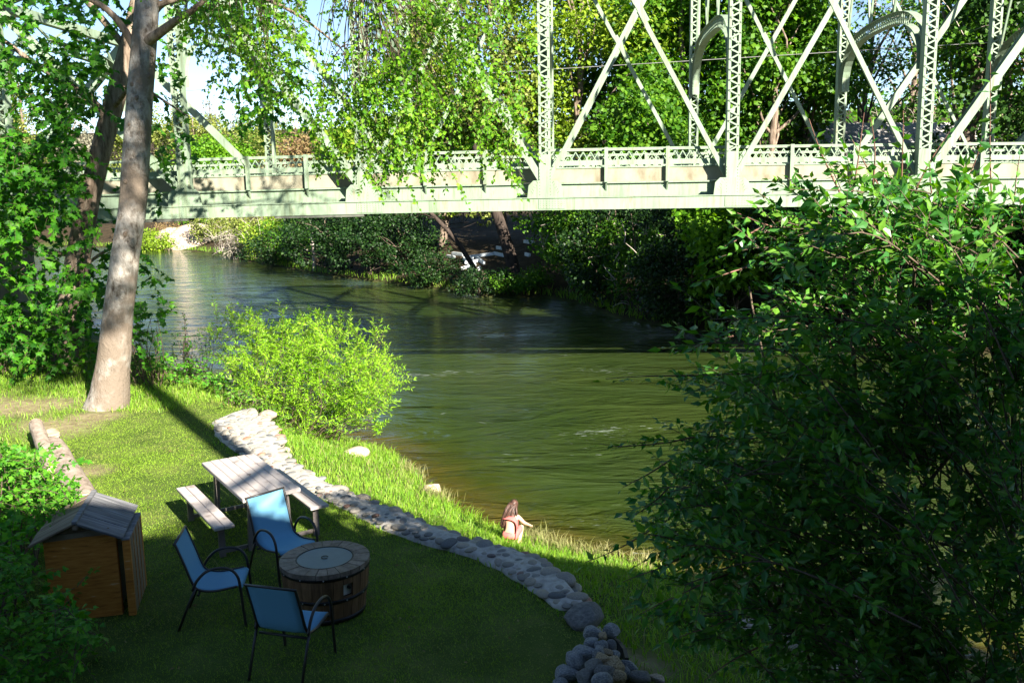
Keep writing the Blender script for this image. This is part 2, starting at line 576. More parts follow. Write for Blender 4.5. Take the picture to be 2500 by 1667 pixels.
# ------------------------------------------------------------------ water
def water_mat():
    m, nt, b, out = newmat('river_water')
    at = N(nt, 'ShaderNodeAttribute', attribute_name='shore')
    nz = noise(nt, 1.5, 4, .6)
    ad = N(nt, 'ShaderNodeMath', operation='MULTIPLY_ADD')
    ad.inputs[1].default_value = 1.6
    nt.links.new(nz, ad.inputs[0]); nt.links.new(at.outputs['Fac'], ad.inputs[2])
    mr = N(nt, 'ShaderNodeMapRange')
    mr.inputs['From Min'].default_value = .8
    mr.inputs['From Max'].default_value = 4.6
    nt.links.new(ad.outputs[0], mr.inputs['Value'])
    c = ramp(nt, mr.outputs[0], [(0, (.060, .042, .006)), (.16, (.046, .040, .005)), (.34, (.030, .038, .004)), (.60, (.027, .042, .008)), (1, (.024, .038, .009))])
    # silt and weed drift in broad streaks
    st = ramp(nt, noise(nt, .22, 3, .5, (1, 1, 1)), [(.35, (.75, .85, .8)), (.65, (1.2, 1.15, 1.1))])
    mu = N(nt, 'ShaderNodeMixRGB', blend_type='MULTIPLY')
    mu.inputs[0].default_value = 1
    nt.links.new(c, mu.inputs[1]); nt.links.new(st, mu.inputs[2])
    fm = noise(nt, 7.0, 3, .65, (.45, 1.5, 1))
    fz = noise(nt, .33, 2, .5, (.6, 1.3, 1))
    fa = N(nt, 'ShaderNodeMath', operation='MULTIPLY')
    nt.links.new(fm, fa.inputs[0]); nt.links.new(fz, fa.inputs[1])
    ff = ramp(nt, fa.outputs[0], [(.405, (0, 0, 0)), (.46, (.5, .5, .5))])  # pale foam specks, with the sparkle of ripples painted into the same colour
    mf = N(nt, 'ShaderNodeMixRGB')
    nt.links.new(ff, mf.inputs[0]); nt.links.new(mu.outputs[0], mf.inputs[1])
    mf.inputs[2].default_value = (.32, .36, .36, 1)
    nt.links.new(mf.outputs[0], b.inputs['Base Color'])
    b.inputs['Roughness'].default_value = .04
    b.inputs['IOR'].default_value = 1.42
    b.inputs['Specular IOR Level'].default_value = .5
    # ripples: long swells across the flow, and small chop in patches
    tc = nt.nodes.new('ShaderNodeTexCoord')

    def nn(scale, stretch, rz, det, dist=0.0):
        mp = nt.nodes.new('ShaderNodeMapping')
        mp.inputs['Scale'].default_value = stretch
        mp.inputs['Rotation'].default_value = (0, 0, rz)
        n = N(nt, 'ShaderNodeTexNoise', Scale=scale, Detail=det, Roughness=.6)
        n.inputs['Distortion'].default_value = dist
        nt.links.new(tc.outputs['Object'], mp.inputs[0])
        nt.links.new(mp.outputs[0], n.inputs['Vector'])
        return n.outputs['Fac']
    a = nn(.55, (.45, 1.15, 1), .16, 3, 1.2)
    c2 = nn(2.3, (.55, 1.15, 1), -.10, 5, 1.4)
    c3 = nn(.25, (1, 1, 1), .3, 2)
    pm = ramp(nt, c3, [(.40, (.35, .35, .35)), (.62, (1.25, 1.25, 1.25))])
    s1 = N(nt, 'ShaderNodeMath', operation='MULTIPLY'); nt.links.new(c2, s1.inputs[0]); nt.links.new(pm, s1.inputs[1])
    s2 = N(nt, 'ShaderNodeMath', operation='MULTIPLY_ADD'); s2.inputs[1].default_value = .36
    nt.links.new(s1.outputs[0], s2.inputs[0]); nt.links.new(a, s2.inputs[2])
    bump(nt, b, s2.outputs[0], 1.0, .22)
    return m


wx = lines((-420, -100, 40), (-100, -10, 3), (-10, 12, .5), (12, 60, 3), (60, 420, 40))
wy = lines((-300, 0, 20), (0, 8, 2), (8, 28, .5), (28, 130, 3), (130, 200, 10))
WX, WY = np.meshgrid(wx, wy)
WP = np.column_stack([WX.ravel(), WY.ravel()])
mx_, my_ = len(wx), len(wy)
ii = (np.arange(my_ - 1)[:, None] * mx_ + np.arange(mx_ - 1)[None, :]).ravel()
wme = mesh_from('river', np.column_stack([WP, np.full(len(WP), WATER_Z)]), np.column_stack([ii, ii + 1, ii + mx_ + 1, ii + mx_]), water_mat(), True)
dsh = dist_poly(WP, NEAR)
point_attr(wme, 'shore', np.minimum(dsh * (1 + .25 * vnoise(WP, 1.4, 4)), 50))
tag(obj('river', wme), 'green rippled river flowing under the bridge', kind='structure')

# ------------------------------------------------------------------ house behind the viewpoint: its roof shades the near lawn
M['siding'] = surf('grey_siding', [(.3, (.25, .24, .22)), (.7, (.34, .33, .30))], 3, 3, .8)
M['roofing'] = surf('dark_roofing', [(.3, (.05, .05, .055)), (.7, (.10, .10, .10))], 12, 3, .9)
hs = thing('house', (4, -8.8, 0), 'grey house behind the viewpoint whose roof shades the near lawn', 'house')
MB().box((5, -9.8, 4.1), (24, 11.6, 9.2)).build('wall', M['siding'], hs)
ROOF_Y, ROOF_Z = -1.35, 8.55
for s_ in (1, -1):
    MB().frame((5, -9.0 + s_ * 3.45, ROOF_Z + 1.2), (1, 0, 0), nrm((0, -s_ * 6.8, 2.4)), nrm((0, s_ * 2.4, 6.8)), 13.2, 3.62, .09).build('roof', M['roofing'], hs)

# ------------------------------------------------------------------ the bridge
BX, BY, YAW, LP, BW = 1.0094, 26.472, .0601, 5.15, 8.02
ZO = H0 - 4.66
ZR, ZC, ZG = 5.4502 + ZO, 3.7651 + ZO, 4.5658 + ZO
UB = np.array([math.cos(YAW), -math.sin(YAW), 0])
VB = np.array([math.sin(YAW), math.cos(YAW), 0])
ZB = np.array([0, 0, 1.0])


def B(s, t, z):
    return np.array([BX, BY, 0]) + UB * s + VB * t + ZB * (z + .0018 * s - .0005 * s * s)


br = thing('truss_bridge', B(0, 4, ZC), 'pale green riveted steel truss bridge crossing the river above the water', 'bridge')
ST = M['steel']
TOPH = {-4: .05, -3: 5.3, -2: 6.9, -1: 8.6, 0: 9.2, 1: 9.4, 2: 9.1, 3: 7.7, 4: 5.8, 5: .05}
NMIN, NMAX = -4, 5


def top(n, t):
    return B(n * LP, t, ZG + TOPH[n])


# post with channels, flanges and lacing
lace_pos = MB().frame((0, 0, 0), nrm((.27, 0, .135)), (0, 1, 0), nrm((-.135, 0, .27)), .165, .006, .021).mesh('lacing_bar', ST)
lace_neg = MB().frame((0, 0, 0), nrm((.27, 0, -.135)), (0, 1, 0), nrm((.135, 0, .27)), .165, .006, .021).mesh('lacing_bar', ST)
RB = Matrix(((UB[0], VB[0], 0), (UB[1], VB[1], 0), (0, 0, 1))).to_4x4()


def TB(p):
    return Matrix.Translation(Vector(p)) @ RB


riv = MB()
RIV_N = [0]


def rivet(p, r=.014):
    an = np.linspace(0, 2 * math.pi, 6, endpoint=False)
    V = [p + r * (math.cos(a) * UB + math.sin(a) * ZB) for a in an] + [p - VB * r * .8]
    riv.add(V, None, [[i, (i + 1) % 6, 6] for i in range(6)])


def post(n, t, front_single):
    s0 = n * LP
    ztop = ZG + TOPH[n]
    mb = MB()
    for sg in (-1, 1):
        mb.beam(B(s0 + sg * .155, t, ZG - .25), B(s0 + sg * .155, t, ztop), .28, .016, VB)
        for tt in (-.145, .145):
            mb.beam(B(s0 + sg * .128, t + tt, ZG - .25), B(s0 + sg * .128, t + tt, ztop), .012, .068, VB)
    zl = ZG + .72
    mb.beam(B(s0, t - .150, ZG - .2), B(s0, t - .150, zl), .010, .326, VB)
    mb.beam(B(s0, t + .150, ZG - .2), B(s0, t + .150, zl), .010, .326, VB)
    # rear lacing is one piece
    k = 0
    z = zl
    fl = []
    while z < ztop - .2:
        a, b_ = (-.128, .128) if k % 2 == 0 else (.128, -.128)
        mb.beam(B(s0 + a, t + .157, z), B(s0 + b_, t + .157, z + .135), .010, .042, VB)
        fl.append((k, z))
        k += 1
        z += .135
    if not front_single:
        for k, z in fl:
            a, b_ = (-.128, .128) if k % 2 == 0 else (.128, -.128)
            mb.beam(B(s0 + a, t - .157, z), B(s0 + b_, t - .157, z + .135), .010, .042, VB)
    po = mb.build('post', ST, br)
    if front_single:
        hi = MB()
        nh = 0
        for k, z in fl:
            if z < ZG + 5.6:
                p = B(s0, t - .158, z + .0675)
                obj('lacing_bar', lace_pos if k % 2 == 0 else lace_neg, po, False, Matrix(TB(p)))
                o = bpy.context.scene.objects
                rivet(B(s0 - .128 if k % 2 == 0 else s0 + .128, t - .165, z + .004), .016)
            else:
                a, b_ = (-.128, .128) if k % 2 == 0 else (.128, -.128)
                hi.beam(B(s0 + a, t - .157, z), B(s0 + b_, t - .157, z + .135), .010, .042, VB)
                nh += 1
        if nh:
            tag(hi.build('upper_lacing', ST, po), kind='stuff')
    return po


for n in range(NMIN + 1, NMAX):
    post(n, 0, -2 <= n <= 2)
    post(n, BW, False)

# chords, gussets, diagonals
DIAG = [(-3, -4, .2), (-2, -3, .22), (-1, -2, .21), (0, -1, .19), (-1, 0, .13), (0, 1, .10), (1, 0, .125), (1, 2, .14), (2, 1, .125), (2, 3, .21), (3, 4, .22), (3, 2, .10)]
for t in (0, BW):
    sgn = -1 if t == 0 else 1
    for a in range(NMIN, NMAX):
        MB().beam(B(a * LP, t, ZC + .16), B((a + 1) * LP, t, ZC + .16), .30, .34, VB).frame(
            (B(a * LP, t, ZC + .333) + B((a + 1) * LP, t, ZC + .333)) / 2, nrm(B((a + 1) * LP, t, 0) - B(a * LP, t, 0)), VB, ZB, LP / 2, .18, .012).build('bottom_chord', ST, br)
        MB().beam(top(a, t), top(a + 1, t), .36, .30, VB).build('top_chord', ST, br)
    for n in range(NMIN + 1, NMAX):
        s0 = n * LP
        for tt in ((-.168,) if t == 0 else (-.168, .168)):
            pts = [(-.50, ZC + .34), (.50, ZC + .34), (.46, ZG - .12), (.33, ZG + .01), (-.33, ZG + .01), (-.46, ZG - .12)]
            V = [B(s0 + a, t + tt, z) for a, z in pts] + [B(s0 + a, t + tt + .016, z) for a, z in pts]
            Q = [[i, (i + 1) % 6, (i + 1) % 6 + 6, i + 6] for i in range(6)] + [[0, 1, 2, 5], [2, 3, 4, 5], [6, 11, 8, 7], [8, 11, 10, 9]]
            MB().add(V, Q).build('gusset_plate', ST, br)
        # splice plate on the chord
        if t == 0:
            MB().beam(B(s0 - .18, t - .160, ZC + .16), B(s0 + .55, t - .160, ZC + .16), .012, .27, VB).build('splice_plate', ST, br)
            for i in range(9):
                for j in range(5):
                    rivet(B(s0 - .13 + i * .082, -.167, ZC + .06 + j * .052), .011)
            for i in range(9):
                z = ZC + .42 + i * .085
                if z < ZG + .6:
                    rivet(B(s0 - .15, -.170, z), .011)
                    rivet(B(s0 + .15, -.170, z), .011)
            for sg in (-1, 1):
                for i in range(5):
                    for j in range(2):
                        rivet(B(s0 + sg * (.24 + i * .035 - j * .03), -.170, ZC + .75 - i * .07 - j * .03 + .03), .011)
    for a, b_, wd in DIAG:
        off = -.09 if b_ > a else .07
        if abs(wd) > .16:
            for o2 in (-.11, .11):
                MB().beam(B(a * LP, t + o2, ZG - .15), top(b_, t) + VB * o2, .02, wd, VB).build('diagonal', ST, br)
        else:
            mb = MB()
            p0, p1 = B(a * LP, t + off, ZG - .15), top(b_, t) + VB * off
            mb.beam(p0, p1, .014, wd, VB)
            d = nrm(p1 - p0)
            e = np.cross(d, VB)
            mb.beam(p0 + e * wd * .5 + VB * .035, p1 + e * wd * .5 + VB * .035, .07, .012, VB)
            mb.build('diagonal', ST, br)
    # plate where two thin diagonals cross
    for a in (0, 1):
        p0, p1 = B(a * LP, t, ZG - .15), top(a + 1, t)
        q0, q1 = B((a + 1) * LP, t, ZG - .15), top(a, t)
        c = (p0 + p1 + q0 + q1) / 4
        d = nrm(q1 - q0)
        MB().beam(c - d * .45 - VB * .105, c + d * .45 - VB * .105, .012, .17, VB).build('cross_plate', ST, br)

# arched sway frames between the trusses
for n in range(-3, 5):
    s0 = n * LP
    zs = 7.29 - .0
    cw = min(TOPH[n] + ZG - .9, 8.82)
    if cw < 7.4: continue

    def path(inset, zc_):
        r = np.linspace(0, 1, 15)
        P = [(BW - inset, zs), (BW - inset, zs + .25)]
        half = BW / 2 - inset
        for a in np.linspace(0, math.pi / 2, 12):
            P.append((BW / 2 + half * math.cos(a) ** .62, zs + .25 + (zc_ - zs - .25) * math.sin(a) ** .9))
        P += [(BW - a, z) for a, z in P[::-1][1:]]
        return P
    ins, outs = path(.52, cw), path(.16, cw + .33)
    mb = MB()
    for P in (ins, outs):
        for (t0, z0), (t1, z1) in zip(P[:-1], P[1:]):
            mb.beam(B(s0, t0, z0), B(s0, t1, z1), .24, .016, UB)
    ar = mb.build('sway_arch', ST, br)
    for half in (0, 1):
      web = MB()
      for i in range(half * (len(ins) // 2), (half + 1) * (len(ins) // 2)):
        if i < 6 or i > len(ins) - 8:
            V = [B(s0 + .02, *ins[i]), B(s0 + .02, *ins[i + 1]), B(s0 + .02, *outs[i + 1]), B(s0 + .02, *outs[i])]
            V += [v - UB * .014 for v in V]
            web.add(V, [[0, 1, 2, 3], [7, 6, 5, 4], [0, 4, 5, 1], [2, 6, 7, 3]])
      web.build('web_plate', ST, ar)
    lat = MB()
    tl = np.linspace(BW - 1.5, 1.5, 30)
    ip, op = np.array(ins)[::-1], np.array(outs)[::-1]
    zi, zo = np.interp(tl, ip[:, 0], ip[:, 1]), np.interp(tl, op[:, 0], op[:, 1])
    for i in range(len(tl) - 1):
        lat.beam(B(s0 + .05, tl[i], zi[i]), B(s0 + .05, tl[i + 1], zo[i + 1]), .012, .05, UB)
        lat.beam(B(s0 - .05, tl[i + 1], zi[i + 1]), B(s0 - .05, tl[i], zo[i]), .012, .05, UB)
    tag(lat.build('lattice_web', ST, ar), kind='stuff')
    zt = ZG + TOPH[n]
    MB().beam(B(s0, 0, zt), B(s0, BW, zt), .25, .28, UB).build('top_strut', ST, br)
    for a, b_ in ((2.4, 2.9), (3.4, 2.9), (BW - 2.4, BW - 2.9), (BW - 3.4, BW - 2.9), (BW - .9, BW - .2), (.9, .2)):
        zz = np.interp(b_, op[:, 0], op[:, 1])
        if zt - zz > .5:
            MB().beam(B(s0, b_, zz), B(s0, a + (a - b_) * 1.2, zt - .1), .06, .07, UB).build('strut', ST, br)

# deck, floor beams, curbs
TC = .46
s_a, s_b = NMIN * LP, NMAX * LP
seg = np.linspace(s_a, s_b, 28)
for t0, t1, z0, z1, nm, mt in ((TC, BW - TC, ZR - 1.16, ZR - .98, 'deck_slab', M['concrete']),):
    mb = MB()
    for a, b_ in zip(seg[:-1], seg[1:]):
        mb.frame((B(a, (t0 + t1) / 2, (z0 + z1) / 2) + B(b_, (t0 + t1) / 2, (z0 + z1) / 2)) / 2, nrm(B(b_, 0, 0) - B(a, 0, 0)), VB, ZB, (b_ - a) / 2 + .001, (t1 - t0) / 2, (z1 - z0) / 2)
    mb.build(nm, mt, br)
for nm, t0, t1, z0, z1, mt in (('curb', TC - .03, TC + .12, ZR - .94, ZR - .56, M['concrete']), ('curb', BW - TC - .12, BW - TC + .03, ZR - .94, ZR - .56, M['concrete']),
                               ('ledge', TC - .10, TC + .16, ZR - .985, ZR - .945, ST), ('fascia_girder', TC - .03, TC, ZC + .34, ZR - .99, ST), ('fascia_girder', BW - TC, BW - TC + .03, ZC + .34, ZR - .99, ST)):
    for a in range(NMIN, NMAX):
        MB().frame((B(a * LP, (t0 + t1) / 2, (z0 + z1) / 2) + B((a + 1) * LP, (t0 + t1) / 2, (z0 + z1) / 2)) / 2, nrm(B((a + 1) * LP, 0, 0) - B(a * LP, 0, 0)), VB, ZB, LP / 2 - .004, (t1 - t0) / 2, (z1 - z0) / 2).build(nm, mt, br)
for n in range(NMIN, NMAX + 1):
    MB().beam(B(n * LP, .1, ZC + .42), B(n * LP, BW - .1, ZC + .42), .62, .2, ZB).build('floor_beam', ST, br)
for t in np.linspace(1.2, BW - 1.2, 6):
    MB().beam(B(s_a, t, ZC + .62), B(s_b, t, ZC + .62), .4, .14, ZB).build('stringer', M['under'], br)
for s0, s1 in ((NMIN * LP, -2 * LP + .05), (-1.5 * LP, -1 * LP)):
    MB().beam(B(s0, .1, ZC - .05), B(s1, .1, ZC - .05), .45, .07, VB).build('bottom_plate', M['under'], br)
for s0, nm in ((NMIN * LP - .6, 'abutment'), (NMAX * LP + .6, 'abutment')):
    MB().frame(B(s0, BW / 2, ZC - 3.3), UB, VB, ZB, 1.0, BW / 2 + .8, 3.25).build(nm, M['concrete'], br)

# railings
PT = LP / 3
bar_p = MB().frame((0, 0, 0), nrm((.30, 0, .50)), (0, 1, 0), nrm((-.50, 0, .30)), .292, .004, .013).mesh('lattice_bar', ST)
bar_n = MB().frame((0, 0, 0), nrm((.30, 0, -.50)), (0, 1, 0), nrm((.50, 0, .30)), .292, .004, .013).mesh('lattice_bar', ST)
far_lat = MB()
nbars = 0
for t, tp, near in ((TC - .04, TC - .12, True), (BW - TC + .04, BW - TC - .02, False)):
    for k in range(NMIN * 3, NMAX * 3):
        s0, s1 = k * PT, (k + 1) * PT
        vis = near and -8 <= k <= 8
        mb = MB()
        mb.beam(B(s0, t, ZR - .02), B(s1, t, ZR - .02), .09, .035, VB)
        mb.beam(B(s0, t - .035, ZR - .045), B(s1, t - .035, ZR - .045), .012, .07, VB)
        mb.beam(B(s0, t, ZR - .545), B(s1, t, ZR - .545), .03, .03, VB)
        mb.beam(B(s0 + .02, t - .045, ZR - .41), B(s1 - .02, t - .045, ZR - .41), .02, .14, VB)
        if not vis:
            for i in range(8):
                c = s0 + (i + .5) * PT / 8
                for sg in (-1, 1):
                    q0, q1 = B(c - sg * .15, t, ZR - .53), B(c + sg * .15, t, ZR - .04)
                    (far_lat if not near else mb).beam(q0, q1, .008, .028, VB)
        pn = mb.build('railing_panel', ST, br)
        if vis:
            for i in range(8):
                c = s0 + (i + .5) * PT / 8
                obj('lattice_bar', bar_p, pn, False, TB(B(c, t - .006, ZR - .285)))
                obj('lattice_bar', bar_n, pn, False, TB(B(c, t + .006, ZR - .285)))
        # post standing on the ledge
        if not (near and k % 3 == 0):
            MB().beam(B(s0, tp, ZR - .95), B(s0, tp, ZR + .01), .10, .012, VB).beam(B(s0 + .045, tp - .0, ZR - .95), B(s0 + .045, tp, ZR + .01), .012, .10, UB).beam(
                B(s0, tp - .055, ZR - .95), B(s0, tp - .055, ZR + .012), .010, .10, VB).build('railing_post', ST, br)
            MB().add([B(s0 - .02, tp - .05, ZR - .99), B(s0 + .02, tp - .05, ZR - .99), B(s0 + .02, TC - .03, ZR - .99), B(s0 - .02, TC - .03, ZR - .99), B(s0 - .02, TC - .03, ZR - 1.2), B(s0 + .02, TC - .03, ZR - 1.2)],
                     [[0, 1, 5, 4], [0, 3, 2, 1]], [[0, 4, 3], [1, 2, 5]]).build('bracket', ST, br) if near else None
tag(far_lat.build('far_lattice', ST, br), kind='stuff')
tag(riv.build('rivets', M['rivet'], br), kind='stuff')

# the overhead cable beyond the bridge
M['wire'] = surf('weathered_wire', [(.3, (.18, .18, .17)), (.7, (.28, .28, .27))], 4, 2, .6, bs=0)
wp = []
for f_ in np.linspace(0, 1, 24):
    x = -70 + f_ * 118
    y = 44 - .36 * x
    wp.append((x, y, 9.28 + .9 * (2 * f_ - 1.05) ** 2 * .3))
o = MB().tube(wp, .016, 5, False).build('overhead_cable', M['wire'], None, True)
tag(o, 'thin grey overhead cable strung just beyond the bridge', 'cable')


# ------------------------------------------------------------------ stone wall
def stone_mat():
    m, nt, b, out = newmat('river_stone')
    f = noise(nt, 9, 6, .65)
    r = rnd_value(nt)
    c1 = ramp(nt, r, [(0, (.10, .11, .12)), (.22, (.22, .21, .19)), (.45, (.33, .29, .23)), (.6, (.16, .17, .18)), (.78, (.37, .33, .265)), (.9, (.12, .125, .13)), (.96, (.30, .17, .12))])
    sp = ramp(nt, f, [(.3, (.6, .6, .6)), (.6, (1.05, 1.03, 1.0)), (.75, (1.3, 1.28, 1.2))])
    mu = N(nt, 'ShaderNodeMixRGB', blend_type='MULTIPLY')
    mu.inputs[0].default_value = 1
    nt.links.new(c1, mu.inputs[1]); nt.links.new(sp, mu.inputs[2])
    nt.links.new(mu.outputs[0], b.inputs['Base Color'])
    b.inputs['Roughness'].default_value = .75
    b.inputs['Specular IOR Level'].default_value = .3
    bump(nt, b, f, .35, .015)
    return m


M['stone'] = stone_mat()
M['mortar'] = surf('pale_mortar', [(.3, (.24, .225, .20)), (.55, (.40, .375, .335)), (.75, (.48, .455, .41))], 12, 7, .9, None, .5, .015)
M['tan_rock'] = surf('pale_tan_rock', [(.3, (.17, .125, .085)), (.5, (.36, .29, .22)), (.75, (.48, .41, .33))], 3.5, 8, .85, None, .7, .05)
M['dark_rock'] = surf('dark_grey_rock', [(.3, (.07, .07, .07)), (.55, (.15, .145, .135)), (.75, (.22, .21, .19))], 5, 7, .85, None, .5, .03)
M['grey_rock'] = surf('grey_rock', [(.3, (.09, .10, .11)), (.5, (.22, .23, .24)), (.7, (.40, .39, .37))], 6, 8, .8, None, .8, .03)
M['ochre_rock'] = surf('ochre_blotched_rock', [(.35, (.07, .05, .035)), (.5, (.30, .22, .12)), (.7, (.44, .36, .25))], 8, 5, .8, None, .4, .02)


def ico(sub):
    import bmesh
    bm = bmesh.new()
    bmesh.ops.create_icosphere(bm, subdivisions=sub, radius=1)
    V = np.array([v.co for v in bm.verts])
    F = np.array([[v.index for v in f.verts] for f in bm.faces])
    bm.free()
    return V, F


ICO2, ICO3 = ico(2), ico(3)


def n3(V, s, seed, k=7):
    r = np.random.default_rng(seed)
    o = np.zeros(len(V))
    for _ in range(k):
        a = nrm(r.normal(size=3))
        o += np.sin(V @ a * s * r.uniform(.6, 1.8) + r.uniform(0, 6.28))
    return o / k


def rock_mesh(name, seed, mat, rough=.12, sub=2, square=0.0, facets=0):
    V, F = ICO2 if sub == 2 else ICO3
    V = V.copy()
    r = np.random.default_rng(seed)
    V = V * (1 + rough * 2 * n3(V, 2.0, seed) + rough * .6 * n3(V, 5.5, seed + 50))[:, None]
    if square:
        V = np.sign(V) * np.abs(V) ** (1 - square)
    for _ in range(facets):
        a = nrm(r.normal(size=3))
        d = V @ a
        lim = r.uniform(.55, .8)
        V = V - np.maximum(d - lim, 0)[:, None] * a * .85
    return mesh_from(name, V, F, mat, True)


def TRS(loc, rz, s, rx=0.0, ry=0.0):
    return Matrix.Translation(Vector(loc)) @ Matrix.Rotation(rz, 4, 'Z') @ Matrix.Rotation(rx, 4, 'X') @ Matrix.Rotation(ry, 4, 'Y') @ Matrix.Diagonal((*s, 1))


wall = thing('stone_wall', (-1.7, 12, 0), 'low curving retaining wall of rounded cobbles set in mortar at the lawn edge', 'wall')
# mortar bed: densely divided strip with a rounded top and a face down to the bank
ks = np.linspace(0, len(WL) - 1, 150)
Lp = np.column_stack([np.interp(ks, range(len(WL)), WL[:, i]) for i in (0, 1)])
Rp = np.column_stack([np.interp(ks, range(len(WR)), WR[:, i]) for i in (0, 1)])
us = np.array([-.05, 0, .15, .35, .55, .75, .92, 1.0, 1.06, 1.12, 1.16])
zs_ = np.array([-.12, .02, .045, .06, .07, .07, .06, .02, -.12, -.32, -.6])
MV = []
for a, b_ in zip(Lp, Rp):
    q = a + us[:, None] * (b_ - a)
    MV.append(np.column_stack([q, zs_]))
MV = np.concatenate(MV)
MV[-3 * len(us):, 2] -= np.repeat([.02, .08, .2], len(us))
MV[:, 2] += .022 * vnoise(MV[:, :2], 9, 21) + .012 * vnoise(MV[:, :2], 23, 22)
MV[:, :2] += .02 * np.column_stack([vnoise(MV[:, :2], 7, 23), vnoise(MV[:, :2], 7, 24)])
nu = len(us)
edge_ = np.tile(us < .1, len(ks))
MV[edge_, :2] += (.05 * np.column_stack([vnoise(MV[:, :2], 11, 25), vnoise(MV[:, :2], 13, 26)]))[edge_]
ii = (np.arange(len(ks) - 1)[:, None] * nu + np.arange(nu - 1)[None, :]).ravel()
obj('mortar_bed', mesh_from('mortar_bed', MV, np.column_stack([ii, ii + 1, ii + nu + 1, ii + nu]), M['mortar'], True), wall)
SM = [rock_mesh('wall_stone', 100 + i, M['stone'], .07) for i in range(7)]
placed = np.zeros((0, 3))
cnt = 0
tries = 0
while cnt < 285 and tries < 20000:
    tries += 1
    k = R.uniform(0, len(WL) - 1.02)
    # keep the stone density even along the length
    u = R.uniform(.06, 1.06)
    i = int(k); f = k - i
    a = WL[i] * (1 - f) + WL[i + 1] * f
    b_ = WR[i] * (1 - f) + WR[i + 1] * f
    wid = np.linalg.norm(b_ - a)
    p = a + u * (b_ - a)
    rr = R.choice([.05, .065, .08, .10, .125], p=[.30, .30, .22, .13, .05])
    if u > .82: rr = R.choice([.07, .095, .12])
    if len(placed) and np.min(np.hypot(placed[:, 0] - p[0], placed[:, 1] - p[1]) - (placed[:, 2] + rr) * .92) < 0: continue
    placed = np.vstack([placed, [p[0], p[1], rr]])
    el = R.uniform(1.0, 1.45)
    z = .03 + .03 * R.uniform() - (.03 if u > .95 else 0)
    hh = R.uniform(.4, .65) if u > .82 else R.uniform(.36, .58)
    obj('wall_stone', SM[cnt % 7], wall, False, wmat(wall).inverted() @ TRS((p[0], p[1], z), R.uniform(0, 6.28), (rr * el, rr / el ** .5, rr * hh), R.normal() * .12, R.normal() * .12))
    cnt += 1
# stones in the face on the river side
face = MB()
for k in np.linspace(0, len(ks) - 1, 70):
    k = int(k)
    d = nrm(Rp[k] - Lp[k])
    for zz in (-.12, -.30):
        if R.uniform() < .8:
            V, F = ICO2
            s = R.uniform(.07, .12)
            q = V * (1 + .1 * n3(V, 2, k)[:, None]) * [s * 1.1, s * 1.1, s * .8] + [*(Rp[k] + d * (.05 + .02 * R.uniform()) + R.normal(size=2) * .04), zz + R.normal() * .03]
            face.add(q, None, F)
tag(face.build('face_stones', M['stone'], wall, True), kind='stuff')

# ------------------------------------------------------------------ loose rocks, each a thing
RK = {k: [rock_mesh('rock_shape', s + i, M[k + '_rock'], .17, 3, .12, fc) for i in range(6)] for k, s, fc in (('grey', 300, 7), ('dark', 320, 8), ('ochre', 340, 5), ('tan', 360, 9))}


def rock(name, label, kind, loc, s, rz=0, rx=0, ry=0, cat='rock', group=None, var=0):
    o = obj(name, RK[kind][var % 6], None, True, TRS(loc, rz, s, rx, ry))
    return tag(o, label, cat, group)


rock('boulder', 'broad flat-topped dark boulder set at the near end of the cobble wall', 'dark', (.70, 8.98, .04), (.27, .21, .13), .5, var=1)
G = 'river rocks heaped at the end of the wall'
PILE = [  # zoom-crop pixel in the photograph, radii, kind, label
    (1448, 1546, .115, .085, .085, 'grey', 'smooth blue-grey rock just below the flat boulder'),
    (1493, 1540, .10, .085, .085, 'grey', 'rounded pale rock on the river side just below the flat boulder'),
    (1473, 1553, .045, .05, .06, 'ochre', 'small ochre rock wedged under the flat boulder'),
    (1441, 1570, .10, .075, .075, 'grey', 'pale speckled oval rock beside the lawn in the rock heap'),
    (1468, 1574, .075, .06, .07, 'grey', 'small grey rock in the middle of the heap below the oval rock'),
    (1490, 1577, .06, .06, .07, 'dark', 'small dark rock beside the curved black edging'),
    (1426, 1597, .14, .095, .095, 'grey', 'large blue-grey humped rock on the lawn side of the heap'),
    (1462, 1595, .07, .085, .085, 'grey', 'bluish egg-shaped rock in the centre of the heap'),
    (1468, 1608, .085, .075, .08, 'ochre', 'golden-lit rounded rock in the centre of the heap'),
    (1483, 1595, .05, .05, .055, 'ochre', 'small cream rock resting on the golden rock'),
    (1501, 1600, .075, .085, .075, 'grey', 'mottled grey rock touching the curved black edging'),
    (1408, 1615, .14, .10, .10, 'grey', 'broad dark-blue rock low on the lawn side of the heap'),
    (1384, 1646, .13, .10, .09, 'grey', 'blocky bluish rock lying furthest out on the lawn'),
    (1450, 1628, .11, .10, .09, 'dark', 'blackish rock in the hollow of the heap'),
    (1500, 1625, .11, .12, .11, 'ochre', 'large blotched ochre rock in the lower heap'),
    (1478, 1640, .10, .085, .08, 'dark', 'dark wedge-shaped rock below the golden rock'),
    (1430, 1650, .11, .10, .08, 'dark', 'flat dark rock at the bottom of the heap'),
    (1475, 1660, .12, .09, .08, 'grey', 'long grey rock at the bottom centre of the heap'),
    (1505, 1652, .10, .09, .085, 'ochre', 'tan-spotted rock at the bottom of the heap'),
    (1532, 1626, .13, .075, .065, 'grey', 'flat grey rock with an ochre rim below the black edging'),
    (1524, 1643, .06, .075, .08, 'grey', 'small upright blue-grey rock standing in dry twigs'),
    (1563, 1650, .12, .08, .075, 'dark', 'smooth dark rock in the row leading to the river'),
    (1602, 1655, .15, .075, .06, 'tan', 'long pale flat rock outermost in the row leading to the river'),
    (1372, 1668, .09, .08, .06, 'grey', 'bluish rock cut by the bottom of the picture on the lawn'),
]
